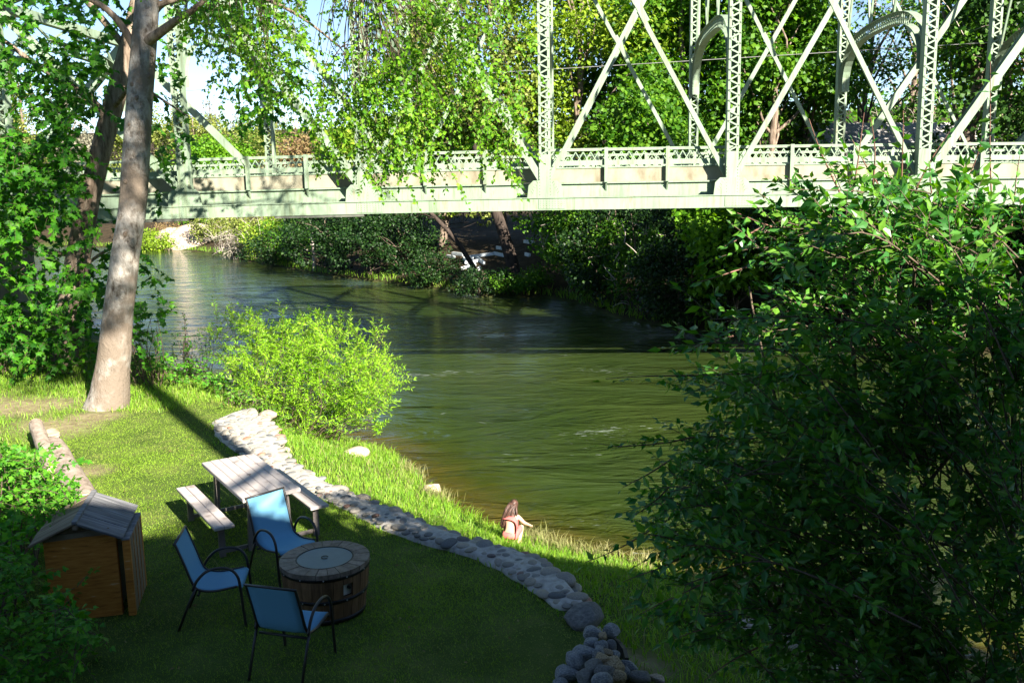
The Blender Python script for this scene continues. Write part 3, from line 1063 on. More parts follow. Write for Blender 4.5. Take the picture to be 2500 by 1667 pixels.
for i, (px_, py_, a, b_, c, kd, lb) in enumerate(PILE):
    h = max(.04, .19 - abs(px_ - 1465) * .0018) if px_ < 1515 else .03
    p = at_z(px_, py_, h)
    if px_ > 1515: p = at_z(px_, py_, gz(p[0], p[1]) + .05)
    rock('river_rock', lb, kd, p, (a, b_, c * .85), R.uniform(-.6, .6) - .3, R.normal() * .15, R.normal() * .15, group=G, var=i)
for (px_, py_), s, lb, kd in (((1057, 1203), (.20, .17, .20), 'pale tan boulder at the water edge beyond the wall', 'tan'), ((872, 1112), (.46, .20, .15), 'long pale rounded boulder at the water below the willow bush', 'tan'),
                              ((655, 1012), (.20, .17, .10), 'pale block of rock at the far end of the cobble wall', 'tan')):
    p = hit(px_, py_) if px_ > 700 else at_z(px_, py_, .08)
    rock('boulder', lb, kd, p + [0, 0, s[2] * .25], s, .9 if px_ == 872 else .2, cat='boulder', var=len(lb))
for i, (px_, py_, s, lb) in enumerate(((1920, 1580, .25, 'sunlit white rock seen through the dark bush near the water'), (2075, 1645, .2, 'white rock at the foot of the dark bush stems'), (1830, 1545, .2, 'pale rock glimpsed through leaves left of the bush stems'))):
    p = hit(px_, py_)
    rock('boulder', lb, 'tan', p + [0, 0, s * .3], (s * 1.2, s, s * .7), i * 1.3, cat='boulder', var=i)
# curved black edging strip
M['black_rubber'] = surf('black_edging', [(.3, (.018, .018, .02)), (.7, (.05, .05, .05))], 14, 4, .55)
ep = [at_z(x, y, -.02) for x, y in ((1482, 1564), (1497, 1572), (1513, 1585), (1525, 1602), (1530, 1622))]
ed = MB()
ep = np.array(ep)
for a, b_ in zip(ep[:-1], ep[1:]):
    ed.beam(a, b_ + (b_ - a) * .08, .16, .035, (0, 0, 1))
tag(ed.build('garden_edging', M['black_rubber']), 'curved black lawn edging beside the rock heap', 'edging')

# pale rock outcrop on the far left bank
oc = thing('rock_outcrop', at_y(440, 600, 97), 'pale sunlit rock outcrop sloping into the river on the far bank', 'outcrop')
for i, (px_, py_, Y, s) in enumerate(((462, 606, 96, (2.6, 2.0, 1.6)), (428, 604, 97, (2.0, 1.6, 1.5)), (478, 590, 98, (1.8, 1.5, 1.3)), (415, 592, 99, (1.7, 1.5, 1.6)), (448, 588, 99, (2.0, 1.7, 1.5)), (500, 598, 96, (1.2, 1.1, .8)), (492, 580, 100, (1.8, 1.6, 1.4)))):
    obj('rock_face', rock_mesh('rock_face', 700 + i, M['tan_rock'], .14, 3, .15, 6), oc, False, wmat(oc).inverted() @ TRS(at_y(px_, py_, Y), i * 1.1, s, .3, .2))

# ------------------------------------------------------------------ picnic table
M['table_plank'] = surf('taupe_plastic_boards', [(.32, (.24, .20, .185)), (.42, (.40, .355, .335)), (.65, (.45, .405, .385))], 4.0, 7, .55, (1, 1, 1), .08, .004, vary=.04)
M['table_steel'] = surf('brown_powder_coat', [(.3, (.10, .085, .08)), (.7, (.15, .13, .12))], 9, 3, .45, bs=0)
tdir = nrm(np.array([1.04, -1.6]))                     # along the table toward the viewer
trz = math.atan2(tdir[1], tdir[0]) + math.pi / 2       # local -y runs along tdir
pt = thing('picnic_table', (-3.49, 11.76, 0), 'taupe plastic-board picnic table with two attached benches on the lawn', 'picnic table', rz=trz)


def local(o):
    return o


def lpart(mb, name, mat, parent, smooth=False):
    return obj(name, mb.mesh(name, mat, smooth), parent, False)


pw = .118
for i in range(6):
    x = (i - 2.5) * (pw + .004)
    yy = .93 if i in (1, 2, 3, 4) else .915
    lpart(MB().frame((x, 0, .715), (1, 0, 0), (0, 1, 0), (0, 0, 1), pw / 2, yy, .028, .008), 'plank', M['table_plank'], pt)
lpart(MB().tube([(0, 0, .742), (0, 0, .747)], .028, 14), 'umbrella_hole_cap', M['table_steel'], pt)
for sx in (-1, 1):
    for j in (-1, 1):
        lpart(MB().frame((sx * .605 + j * .062, 0, .43), (1, 0, 0), (0, 1, 0), (0, 0, 1), .059, .915, .022, .008), 'bench_plank', M['table_plank'], pt)
    lpart(MB().beam((sx * .605, -.8, .395), (sx * .605, .8, .395), .05, .03), 'bench_rail', M['table_steel'], pt)
    for sy in (-1, 1):
        lpart(MB().beam((sx * .605, sy * .74, 0), (sx * .605, sy * .74, .41), .075, .04, (1, 0, 0)), 'bench_leg', M['table_steel'], pt)
        lpart(MB().beam((sx * .25, sy * .74, 0), (sx * .22, sy * .74, .69), .075, .045, (1, 0, 0)), 'table_leg', M['table_steel'], pt)
    lpart(MB().beam((sx * .22, .70, .62), (sx * .22, .30, .69), .03, .02), 'brace', M['table_steel'], pt)
    lpart(MB().beam((sx * .22, -.70, .62), (sx * .22, -.30, .69), .03, .02), 'brace', M['table_steel'], pt)
for sy in (-1, 1):
    lpart(MB().beam((-.64, sy * .74 + .03, .06), (.64, sy * .74 + .03, .06), .045, .03), 'foot_bar', M['table_steel'], pt)
    lpart(MB().beam((-.26, sy * .74, .655), (.26, sy * .74, .655), .05, .04), 'cross_bar', M['table_steel'], pt)

# ------------------------------------------------------------------ patio chairs
M['frame_metal'] = surf('dark_bronze_tube', [(.3, (.014, .012, .012)), (.7, (.028, .024, .022))], 10, 2, .38, bs=0, spec=.5)


def sling_mat():
    m, nt, b, out = newmat('blue_sling_fabric')
    f = noise(nt, 14, 4, .7, (6, 1, 1))
    f2 = noise(nt, 14, 4, .7, (1, 1, 8))
    ad = N(nt, 'ShaderNodeMath', operation='ADD')
    nt.links.new(f, ad.inputs[0]); nt.links.new(f2, ad.inputs[1])
    c = ramp(nt, ad.outputs[0], [(.35, (.03, .15, .28)), (.5, (.06, .22, .37)), (.65, (.11, .29, .44))])
    nt.links.new(c, b.inputs['Base Color'])
    b.inputs['Roughness'].default_value = .8
    return m


M['sling'] = sling_mat()


def smooth_path(P, n=24):
    P = np.asarray(P, float)
    t = np.concatenate([[0], np.cumsum(np.linalg.norm(np.diff(P, axis=0), axis=1))])
    # Catmull-Rom
    q = np.linspace(0, t[-1], n)
    out = []
    for v in q:
        i = min(max(np.searchsorted(t, v) - 1, 0), len(P) - 2)
        u = (v - t[i]) / (t[i + 1] - t[i])
        p0, p1, p2, p3 = P[max(i - 1, 0)], P[i], P[i + 1], P[min(i + 2, len(P) - 1)]
        out.append(.5 * (2 * p1 + (p2 - p0) * u + (2 * p0 - 5 * p1 + 4 * p2 - p3) * u ** 2 + (3 * p1 - p0 - 3 * p2 + p3) * u ** 3))
    return np.array(out)


SL = smooth_path([(0, -.34, .93), (0, -.27, .72), (0, -.20, .50), (0, -.14, .425), (0, 0, .40), (0, .16, .42), (0, .26, .435), (0, .29, .41)], 30)


def make_chair(loc, rz, label):
    c = thing('patio_chair', loc, label, 'chair', 'blue sling patio chairs round the barrel fire pit', rz)
    V = []
    for x in np.linspace(-.235, .235, 7):
        q = SL.copy()
        q[:, 0] = x
        q[:, 2] -= .012 * (1 - (x / .235) ** 2)
        V.append(q)
    n = len(SL)
    V = np.concatenate(V)
    ii = (np.arange(6)[:, None] * n + np.arange(n - 1)[None, :]).ravel()
    me = mesh_from('sling', V, np.column_stack([ii, ii + n, ii + n + 1, ii + 1]), M['sling'], True)
    o = obj('sling', me, c, False)
    md = o.modifiers.new('thick', 'SOLIDIFY')
    md.thickness = .006
    for sx in (-1, 1):
        x = sx * .25
        q = SL[:-2].copy(); q[:, 0] = x
        lpart(MB().tube(q, .013, 8), 'side_rail', M['frame_metal'], c, True)
        arm = smooth_path([(x, -.20, .43), (x, -.15, .53), (x, -.05, .625), (x, .08, .655), (x, .19, .63), (x, .255, .55), (x, .275, .42), (x, .29, .2), (x, .305, 0)], 34)
        arm[:, 0] += sx * .022
        lpart(MB().tube(arm, .015, 8, True, (1, 0, 0)), 'arm_and_front_leg', M['frame_metal'], c, True)
        lpart(MB().tube([(x + sx * .02, -.17, .45), (x + sx * .02, -.25, .28), (x + sx * .02, -.37, 0)], .014, 8), 'rear_leg', M['frame_metal'], c, True)
    for y, z in ((-.345, .93), (.27, .392), (-.15, .372)):
        lpart(MB().tube([(-.262, y, z), (.262, y, z)], .013, 8), 'cross_tube', M['frame_metal'], c, True)
    return c


make_chair((-3.14, 9.22, 0), math.atan2(.09, .71) - math.pi / 2, 'blue sling chair left of the barrel fire pit, seen side-on')
make_chair((-2.12, 8.20, 0), math.atan2(.615, .175) - math.pi / 2, 'blue sling chair nearest the camera, its back toward the viewer')
make_chair((-2.68, 10.22, 0), math.atan2(-.69, .73) - math.pi / 2, 'blue sling chair behind the barrel, its back dappled with sunlight')

# ------------------------------------------------------------------ barrel fire pit
M['stave'] = surf('brown_barrel_staves', [(.3, (.045, .022, .010)), (.5, (.13, .065, .028)), (.7, (.22, .12, .055))], 7, 7, .6, (2.2, 2.2, .25), .25, .006, vary=.25)
M['rim_plank'] = surf('grey_brown_rim_boards', [(.3, (.075, .055, .042)), (.5, (.155, .118, .092)), (.7, (.23, .18, .145))], 14, 6, .6, None, .2, .004, vary=.2)
M['hoop'] = surf('black_hoop_iron', [(.3, (.012, .012, .013)), (.7, (.03, .028, .028))], 8, 3, .5, bs=0, metal=.6)
M['lid'] = surf('slate_blue_lid', [(.3, (.075, .125, .145)), (.7, (.10, .155, .175))], 6, 4, .45, bs=.05)
M['steel_plate'] = surf('bare_steel_plate', [(.3, (.30, .31, .32)), (.7, (.50, .51, .52))], 6, 4, .4, bs=0, metal=.5)
fp = thing('barrel_fire_pit', (-2.03, 9.35, 0), 'half wine barrel fire pit with plank rim and round slate-blue lid', 'fire pit')


def brad(z):
    return .405 + .055 * sm(0, .5, z) + .004 * math.sin(z * 6)


NS = 26
for i in range(NS):
    a0, a1 = 2 * math.pi * i / NS + .006, 2 * math.pi * (i + 1) / NS - .006
    # the control window is left open in two staves facing the viewer on the right
    am = (a0 + a1) / 2
    win = -1.17 < am - 0.0 - 0 + 0 and False
    wn = abs((am - (-.78) + math.pi) % (2 * math.pi) - math.pi) < .17
    for (zz0, zz1) in (((.02, .30), (.44, .535)) if wn else ((.02, .535),)):
        V, Q = [], []
        zk = np.linspace(zz0, zz1, 6)
        for z in zk:
            for rr in (brad(z), brad(z) - .025):
                for a in (a0, am, a1):
                    V.append((rr * math.cos(a), rr * math.sin(a), z))
        for k in range(5):
            b0 = k * 6
            for e, f in ((0, 1), (1, 2)):
                Q.append([b0 + e, b0 + f, b0 + f + 6, b0 + e + 6])
                Q.append([b0 + 3 + f, b0 + 3 + e, b0 + 9 + e, b0 + 9 + f])
            Q.append([b0 + 2, b0 + 5, b0 + 11, b0 + 8])
            Q.append([b0 + 3, b0, b0 + 6, b0 + 9])
        t_ = 30
        Q += [[t_, t_ + 1, t_ + 4, t_ + 3], [t_ + 1, t_ + 2, t_ + 5, t_ + 4], [0, 3, 4, 1], [1, 4, 5, 2]]
        lpart(MB().add(V, Q), 'stave', M['stave'], fp)
for i in range(24):
    a0, a1 = 2 * math.pi * i / 24 + .007, 2 * math.pi * (i + 1) / 24 - .007
    V = []
    for z in (.535, .585):
        for rr in (.30, .472):
            for a in (a0, (a0 + a1) / 2, a1):
                V.append((rr * math.cos(a), rr * math.sin(a), z + .0015 * ((i * 7) % 3)))
    Q = [[6, 9, 10, 7], [7, 10, 11, 8], [0, 1, 4, 3], [1, 2, 5, 4], [3, 4, 10, 9], [4, 5, 11, 10], [1, 0, 6, 7], [2, 1, 7, 8], [0, 3, 9, 6], [5, 2, 8, 11]]
    lpart(MB().add(V, Q), 'rim_plank', M['rim_plank'], fp)


def ring(z0, z1, r0, r1, th):
    mb = MB()
    n = 64
    V, Q = [], []
    for i in range(n):
        a = 2 * math.pi * i / n
        for r_, z in ((r0, z0), (r1, z1), (r1 - th, z1), (r0 - th, z0)):
            V.append((r_ * math.cos(a), r_ * math.sin(a), z))
    for i in range(n):
        j = (i + 1) % n
        for k in range(4):
            l = (k + 1) % 4
            Q.append([4 * i + k, 4 * j + k, 4 * j + l, 4 * i + l])
    return mb.add(V, Q)


lpart(ring(.505, .545, brad(.5) + .008, brad(.54) + .010, .012), 'hoop', M['hoop'], fp, True)
lpart(ring(.245, .285, brad(.25) + .006, brad(.28) + .007, .012), 'hoop', M['hoop'], fp, True)
lpart(ring(.02, .065, brad(.02) + .006, brad(.06) + .006, .012), 'hoop', M['hoop'], fp, True)
lpart(ring(.578, .588, .304, .304, .014), 'lid_rim', M['hoop'], fp, True)
lpart(MB().tube([(0, 0, .57), (0, 0, .583)], .290, 48), 'lid', M['lid'], fp)
hp = [(.036 * math.cos(a), .036 * math.sin(a), .589) for a in np.linspace(.5, 2 * math.pi - .5, 20)]
lpart(MB().tube(hp, .004, 6), 'lid_handle', M['hoop'], fp)
lpart(MB().tube([(0, 0, .02), (0, 0, .56)], .36, 24), 'inner_drum', M['hoop'], fp)
ca, sa = math.cos(-.78), math.sin(-.78)
lpart(MB().frame((.40 * ca, .40 * sa, .37), (ca, sa, 0), (-sa, ca, 0), (0, 0, 1), .004, .065, .066), 'control_panel', M['steel_plate'], fp)
lpart(MB().tube([(.405 * ca, .405 * sa, .38), (.43 * ca, .43 * sa, .38)], .016, 10), 'control_knob', M['hoop'], fp)
for i in range(12):
    a = 2 * math.pi * (i + .3) / 12
    for z in (.525, .265):
        r_ = brad(z) + .010
        lpart(MB().tube([(r_ * math.cos(a), r_ * math.sin(a), z), ((r_ + .006) * math.cos(a), (r_ + .006) * math.sin(a), z)], .008, 6), 'hoop_bolt', M['steel_plate'], fp)

# ------------------------------------------------------------------ little wooden shed
M['roof_board'] = surf('grey_weathered_boards', [(.3, (.06, .06, .065)), (.5, (.15, .15, .16)), (.7, (.25, .25, .26))], 5, 8, .75, (.5, 6, .5), .3, .006, vary=.18)
M['brown_board'] = surf('brown_weathered_boards', [(.3, (.09, .06, .035)), (.5, (.19, .14, .095)), (.7, (.28, .22, .16))], 5, 8, .8, (.5, 6, .5), .3, .006, vary=.2)
M['plywood'] = surf('orange_brown_plywood', [(.25, (.16, .05, .008)), (.45, (.44, .155, .022)), (.64, (.54, .22, .04)), (.72, (.62, .43, .25))], 5, 8, .6, (1.0, 1.0, 7), .25, .005)
M['door_board'] = surf('tan_streaked_door', [(.25, (.09, .055, .03)), (.5, (.24, .165, .10)), (.68, (.34, .26, .18)), (.78, (.48, .45, .40))], 4, 8, .75, (5, 5, .5), .25, .005)
M['white_lining'] = surf('white_inner_board', [(.3, (.50, .52, .55)), (.7, (.62, .63, .65))], 3, 3, .7, bs=0)
srz = math.atan2(.974, -.226) - math.pi / 2
sh = thing('wooden_shed', (-4.54, 9.20, 0), 'small plywood shed with gabled board roof and its door standing open', 'shed', rz=srz)
RZ_, EZ = 1.10, .895
lpart(MB().box((0, 0.02, .46), (.70, .022, .90)), 'front_wall', M['plywood'], sh)
g = MB()
g.add([(-.35, .015, .91), (.35, .015, .91), (0, .015, 1.06), (-.35, .033, .91), (.35, .033, .91), (0, .033, 1.06)], [[0, 1, 4, 3], [1, 2, 5, 4], [2, 0, 3, 5]], [[0, 2, 1], [3, 4, 5]])
lpart(g, 'gable_board', M['brown_board'], sh)
lpart(MB().beam((-.36, .0, .925), (.30, -.002, .965), .06, .02, (0, 0, 1)), 'gable_trim', M['brown_board'], sh)
lpart(MB().box((0, .80, .46), (.70, .022, .90)), 'back_wall', M['plywood'], sh)
lpart(MB().box((-.34, .41, .46), (.022, .76, .90)), 'left_wall', M['plywood'], sh)
for y in (.06, .76):
    lpart(MB().box((.335, y, .46), (.035, .05, .90)), 'corner_post', M['plywood'], sh)
lpart(MB().box((.31, .42, .47), (.02, .62, .88)), 'inner_lining', M['white_lining'], sh)
for sx in (-1, 1):
    hw = .44 if sx > 0 else .45
    a = np.array([0, 0, RZ_])
    e = np.array([sx * hw, 0, EZ])
    d = nrm(e - a)
    nn_ = np.array([-d[2] * sx, 0, d[0] * sx])
    Ls = np.linalg.norm(e - a)
    nb = 7
    for k in range(nb):
        y = -.14 + (k + .5) * (1.03 / nb)
        off = R.normal() * .004
        lpart(MB().frame((a + e) / 2 + nn_ * (.012 + off * .5) + np.array([0, y, 0]) + d * R.normal() * .004, d, (0, 1, 0), nn_, Ls / 2, 1.03 / nb / 2 - .004, .010, .002), 'roof_board',
              M['roof_board'] if sx > 0 else M['brown_board'], sh)
    lpart(MB().beam(a * .94 + e * .06 + [0, .40, 0] - nn_ * .02 + d * .3 - [0, .45, 0], a * .94 + e * .06 - nn_ * .02 + d * .3 + [0, .42, 0], .03, .03), 'purlin', M['brown_board'], sh)
lpart(MB().beam((0, -.145, RZ_ + .022), (0, .895, RZ_ + .022), .05, .035, (1, 0, 0), .006), 'ridge_cap', M['roof_board'], sh)
lpart(MB().box((0, -.10, RZ_ - .03), (.05, .06, .05)), 'ridge_beam_end', M['brown_board'], sh)
dr = obj('door', MB().box((.475, .36, .43), (.028, .68, .84)).mesh('door', M['door_board']), sh, False)
lpart(MB().box((.455, -.005, .43), (.075, .05, .85)), 'frame_stile', M['plywood'], dr)
lpart(MB().box((.455, .725, .43), (.075, .05, .85)), 'frame_stile', M['plywood'], dr)
lpart(MB().box((.455, .36, .862), (.08, .80, .018)), 'top_rail', M['roof_board'], dr)
for k in range(1, 4):
    lpart(MB().box((.492, .02 + k * .17, .43), (.006, .008, .83)), 'board_joint', M['plywood'], dr)

# ------------------------------------------------------------------ logs
M['log'] = bark('stripped_grey_log', [(.3, (.14, .10, .075)), (.5, (.30, .24, .19)), (.7, (.42, .36, .30))], 8, (.6, .6, 3), .4, .02)
M['cut_wood'] = surf('cut_wood_end', [(.3, (.38, .27, .16)), (.7, (.56, .44, .30))], 12, 4, .8)


def log(name, p0, p1, r0, r1, label):
    t = thing(name, ((p0[0] + p1[0]) / 2, (p0[1] + p1[1]) / 2, 0), label, 'log')
    P = np.linspace(p0, p1, 12)
    P += R.normal(size=P.shape) * .006
    mb = MB().tube(P, np.linspace(r0, r1, 12) * (1 + R.normal(size=12) * .02), 18, False)
    mb.build('bark', M['log'], t, True)
    d = nrm(np.array(p1) - np.array(p0))
    for p, r_ in ((P[0], r0), (P[-1], r1)):
        MB().tube([p - d * .012, p + d * .012], r_ * .99, 18).build('cut_end', M['cut_wood'], t)
    return t


log('fallen_log', (-7.75, 15.15, .2), (-5.85, 12.15, .19), .185, .20, 'thick stripped grey log lying along the edge of the lawn behind the shed')
log('split_log', (-8.45, 16.0, .36), (-7.0, 13.6, .22), .12, .12, 'thinner cracked log lying left of the thick log')
log('log_post', (-8.05, 15.75, 0), (-8.05, 15.75, .27), .12, .12, 'short upright log post at the far end of the thick log')

# ------------------------------------------------------------------ steps and terrace boards on the far bank
M['white_board'] = surf('white_painted_board', [(.3, (.42, .47, .50)), (.7, (.62, .66, .68))], 3, 3, .6, bs=0)
st_ = thing('garden_steps', hit(1150, 655), 'white-edged garden steps and terrace boards under trees on the far bank', 'steps')


def board(x0, y0, x1, y1, th=.14):
    p0, p1 = hit(x0, y0), hit(x1, y1)
    MB().beam(p0 + [0, 0, .10], p1 + [0, 0, .10], .20, th, (0, 0, 1)).build('board', M['white_board'], st_)


for b4 in ((1127, 659, 1162, 649), (1136, 647, 1170, 639), (1138, 638, 1156, 635), (1132, 633, 1139, 645), (1164, 633, 1182, 646), (1148, 656, 1161, 665), (1161, 665, 1173, 657),
           (1142, 631, 1206, 623), (1206, 622, 1234, 628), (1092, 629, 1110, 632), (1105, 622, 1130, 625), (1213, 608, 1240, 612), (1343, 612, 1364, 608), (1280, 593, 1304, 597), (1283, 624, 1293, 627), (1332, 590, 1340, 592)):
    board(*b4)

# ------------------------------------------------------------------ far house with a grey shingle roof
fh = thing('far_house', (24.5, 62, gz(24.5, 62)), 'house with a broad grey shingle roof half hidden by trees on the far bank', 'house', rz=.25)
M['shingle'] = surf('grey_shingles', [(.3, (.20, .19, .19)), (.55, (.30, .285, .28)), (.7, (.37, .35, .34))], 6, 6, .9)
zb = 3.6
lpart(MB().box((0, 0, zb / 2 - 1), (13, 7, zb + 2)), 'wall', M['siding'], fh)
for s_ in (1, -1):
    for k in range(9):
        u0, u1 = k / 9, (k + 1) / 9 + .02
        y0, y1 = s_ * 4.2 * u0, s_ * 4.2 * u1
        z0, z1 = zb + 3.0 - 3.1 * u0, zb + 3.0 - 3.1 * u1
        lpart(MB().frame((0, (y0 + y1) / 2, (z0 + z1) / 2 + .03 * (k % 2)), (1, 0, 0), nrm((0, y1 - y0, z1 - z0)), nrm((0, -(z1 - z0), y1 - y0)) * s_, 7.1, np.hypot(y1 - y0, z1 - z0) / 2, .03), 'roof_course', M['shingle'], fh)
for x in (-4, 0, 4):
    lpart(MB().box((x, -3.52, 2.2), (1.3, .06, 1.2)), 'window', M['hoop'], fh)

# ------------------------------------------------------------------ leaves
T_OVAL = (np.array([(0, 0, 0), (-.25, .38, .05), (.25, .38, .05), (0, .42, -.01), (0, 1, -.08)]), np.array([[0, 3, 1], [0, 2, 3], [1, 3, 4], [3, 2, 4]]))
T_ROUND = (np.array([(0, 0, 0), (-.36, .40, .05), (.36, .40, .05), (0, .45, -.01), (0, 1, -.06)]), np.array([[0, 3, 1], [0, 2, 3], [1, 3, 4], [3, 2, 4]]))
T_LANCE = (np.array([(0, 0, 0), (-.10, .4, .02), (.10, .4, .02), (0, 1, -.06)]), np.array([[0, 2, 1], [1, 2, 3]]))
T_FAR = (np.array([(0, 0, 0), (-.36, .45, .08), (.36, .45, .08), (0, 1, -.04)]), np.array([[0, 2, 1], [1, 2, 3]]))
ml = [(0, 0), (-.20, .06), (-.46, .10), (-.36, .30), (-.58, .52), (-.30, .52), (-.16, .60), (0, 1.0), (.16, .60), (.30, .52), (.58, .52), (.36, .30), (.46, .10), (.20, .06)]
T_MAPLE = (np.array([(0, .34, .03)] + [(x, y, -.10 * abs(x) - .06 * y * y) for x, y in ml]), np.array([[0, 1 + (i + 1) % 14, 1 + i] for i in range(14)]))
# bramble: three leaflets
_b = []
_f = []
for k, a in enumerate((-1.0, 0, 1.0)):
    c, s = math.cos(a), math.sin(a)
    q = T_ROUND[0].copy() * (.62 if a == 0 else .52)
    q[:, 0] *= .95
    q = np.column_stack([q[:, 0] * c + q[:, 1] * s, -q[:, 0] * s + q[:, 1] * c + (.34 if a == 0 else .28), q[:, 2]])
    _b.append(q)
    _f.append(T_ROUND[1] + 5 * k)
_b.append(np.array([(0, 0, 0)]))
T_TRI = (np.vstack(_b[:3]), np.vstack(_f))


def frames(dirs, nh):
    y = nrm(dirs)
    z = nh - y * np.sum(nh * y, axis=1, keepdims=True)
    z = nrm(z + 1e-4)
    return np.cross(y, z), y, z


def leaf_mesh(name, pos, dirs, nh, size, tmpl, mat):
    x, y, z = frames(dirs, nh)
    TV, TF = tmpl
    s = np.broadcast_to(np.asarray(size, float), (len(pos),))[:, None, None]
    V = pos[:, None, :] + s * (TV[None, :, 0:1] * x[:, None, :] + TV[None, :, 1:2] * y[:, None, :] + TV[None, :, 2:3] * z[:, None, :])
    F = TF[None] + (np.arange(len(pos)) * len(TV))[:, None, None]
    return mesh_from(name, V.reshape(-1, 3), F.reshape(-1, TF.shape[1]), mat)


def cam_px(P):
    Q = P - np.array([0, 0, H0])
    c, s = math.cos(PITCH), math.sin(PITCH)
    d = Q[:, 1] * c - Q[:, 2] * s
    u = Q[:, 1] * s + Q[:, 2] * c
    cx, cy = Q[:, 0] / d * FPX, -u / d * FPX
    c, s = math.cos(ROLL), math.sin(ROLL)
    return np.column_stack([1250 + c * cx - s * cy, 833.5 + s * cx + c * cy]), d


def foliage(parent, pos, dirs, nh, size, tmpl, mat, singles=0, mass='foliage'):
    """the leaves that show largest become leaf objects of their own, the rest one mass"""
    size = np.broadcast_to(np.asarray(size, float), (len(pos),)).copy()
    if singles:
        p, d = cam_px(pos)
        ok = (p[:, 0] > 5) & (p[:, 0] < 2495) & (p[:, 1] > 5) & (p[:, 1] < 1660) & (d > 1)
        x, y, z = frames(dirs, nh)
        v = nrm(pos - np.array([0, 0, H0]))
        score = np.where(ok, size / d * (.25 + np.abs(np.sum(z * v, axis=1))), -1)
        pick = np.argsort(-score)[:singles]
        me = mesh_from('leaf', *tmpl, mat)
        for i in pick:
            Mx = Matrix(((x[i][0], y[i][0], z[i][0], 0), (x[i][1], y[i][1], z[i][1], 0), (x[i][2], y[i][2], z[i][2], 0), (0, 0, 0, 1)))
            obj('leaf', me, parent, False, wmat(parent).inverted() @ Matrix.Translation(Vector(pos[i])) @ Mx @ Matrix.Scale(size[i], 4))
        keep = np.ones(len(pos), bool)
        keep[pick] = False
        pos, dirs, nh, size = pos[keep], dirs[keep], nh[keep], size[keep]
    o = obj(mass, leaf_mesh(mass, pos, dirs, nh, size, tmpl, mat), parent)
    return tag(o, kind='stuff')


def twig_tubes(name, P, r0, r1, mat, parent, n=3):
    """P (N,K,3) many thin tubes as one mesh"""
    Nn, K, _ = P.shape
    T = nrm(np.gradient(P, axis=1))
    up = np.array([.13, .21, 1.0])
    x = nrm(np.cross(T, up))
    y = np.cross(T, x)
    rr = np.linspace(1, 0, K)[None, :, None] * (np.broadcast_to(r0, (Nn,))[:, None, None] - np.broadcast_to(r1, (Nn,))[:, None, None]) + np.broadcast_to(r1, (Nn,))[:, None, None]
    an = np.linspace(0, 2 * math.pi, n, endpoint=False)
    V = P[:, :, None, :] + rr[..., None] * (np.cos(an)[None, None, :, None] * x[:, :, None, :] + np.sin(an)[None, None, :, None] * y[:, :, None, :])
    idx = np.arange(Nn * K * n).reshape(Nn, K, n)
    a = idx[:, :-1, :]
    b_ = np.roll(idx, -1, axis=2)[:, :-1, :]
    c = np.roll(idx, -1, axis=2)[:, 1:, :]
    d = idx[:, 1:, :]
    Q = np.stack([a, b_, c, d], axis=-1).reshape(-1, 4)
    return tag(obj(name, mesh_from(name, V.reshape(-1, 3), Q, mat, True), parent), kind='stuff')


def sprays(anchor, dirs, length, nl, size, droop=.3, spread=.8, jit=.35, flat=.6, hang=.25):
    Nn = len(anchor)
    length = np.broadcast_to(np.asarray(length, float), (Nn,))
    size = np.broadcast_to(np.asarray(size, float), (Nn,))
    dirs = nrm(dirs)
    t = np.linspace(.12, 1, nl)[None, :] + R.uniform(-.04, .04, (Nn, nl))
    L = length[:, None, None]
    pos = anchor[:, None, :] + dirs[:, None, :] * L * t[..., None] - np.array([0, 0, 1.]) * droop * L * (t ** 2)[..., None]
    tan = nrm(dirs[:, None, :] - np.array([0, 0, 2 * droop]) * t[..., None])
    ref = nrm(np.array([0, 0, 1.]) + R.normal(size=(Nn, 1, 3)) * (1 - flat))
    side = nrm(np.cross(tan, ref))
    sg = np.where(np.arange(nl) % 2 == 0, 1, -1)[None, :, None]
    ld = tan * .55 + side * sg * spread + R.normal(size=pos.shape) * jit - np.array([0, 0, hang])
    last = np.zeros((1, nl, 1)); last[0, -1, 0] = 1
    ld = ld * (1 - last) + (tan + R.normal(size=pos.shape) * .2) * last
    nh = nrm(np.cross(side, tan) * np.where(np.sum(np.cross(side, tan) * np.array([0, 0, 1.]), axis=-1, keepdims=True) < 0, -1, 1) * flat + R.normal(size=pos.shape) * (.75 - .5 * flat) + np.array([0, 0, .25]))
    sz = size[:, None] * R.uniform(.6, 1.15, (Nn, nl)) * (1 - .35 * (np.abs(t - .55) * 1.6) ** 2)
    tk = np.linspace(0, 1, 4)[None, :, None]
    P = anchor[:, None, :] + dirs[:, None, :] * L * tk - np.array([0, 0, 1.]) * droop * L * tk ** 2
    return pos.reshape(-1, 3), ld.reshape(-1, 3), nh.reshape(-1, 3), sz.ravel(), P


def px_poly_points(poly, n, d0, d1, seed=None):
    """points whose line of sight falls in a picture outline, spread in depth between d0 and d1 metres"""
    poly = np.asarray(poly, float)
    lo, hi = poly.min(0), poly.max(0)
    out = []
    while sum(map(len, out)) < n:
        q = R.uniform(lo, hi, (n * 3, 2))
        out.append(q[inside(q, poly)])
    q = np.concatenate(out)[:n]
    Y = R.uniform(d0, d1, n)
    r = np.array([ray(a, b) for a, b in q])
    return np.array([0, 0, H0]) + r * (Y / r[:, 1])[:, None]


def limb(p0, p1, n=7, wob=.06, sag=0.0):
    p0, p1 = np.asarray(p0, float), np.asarray(p1, float)
    t = np.linspace(0, 1, n)[:, None]
    L = np.linalg.norm(p1 - p0)
    P = p0 + (p1 - p0) * t + np.sin(t * math.pi) * R.normal(size=3) * wob * L
    P[:, 2] += -sag * L * np.sin(t[:, 0] * math.pi)
    P[1:-1] += R.normal(size=(n - 2, 3)) * wob * L * .15
    return P


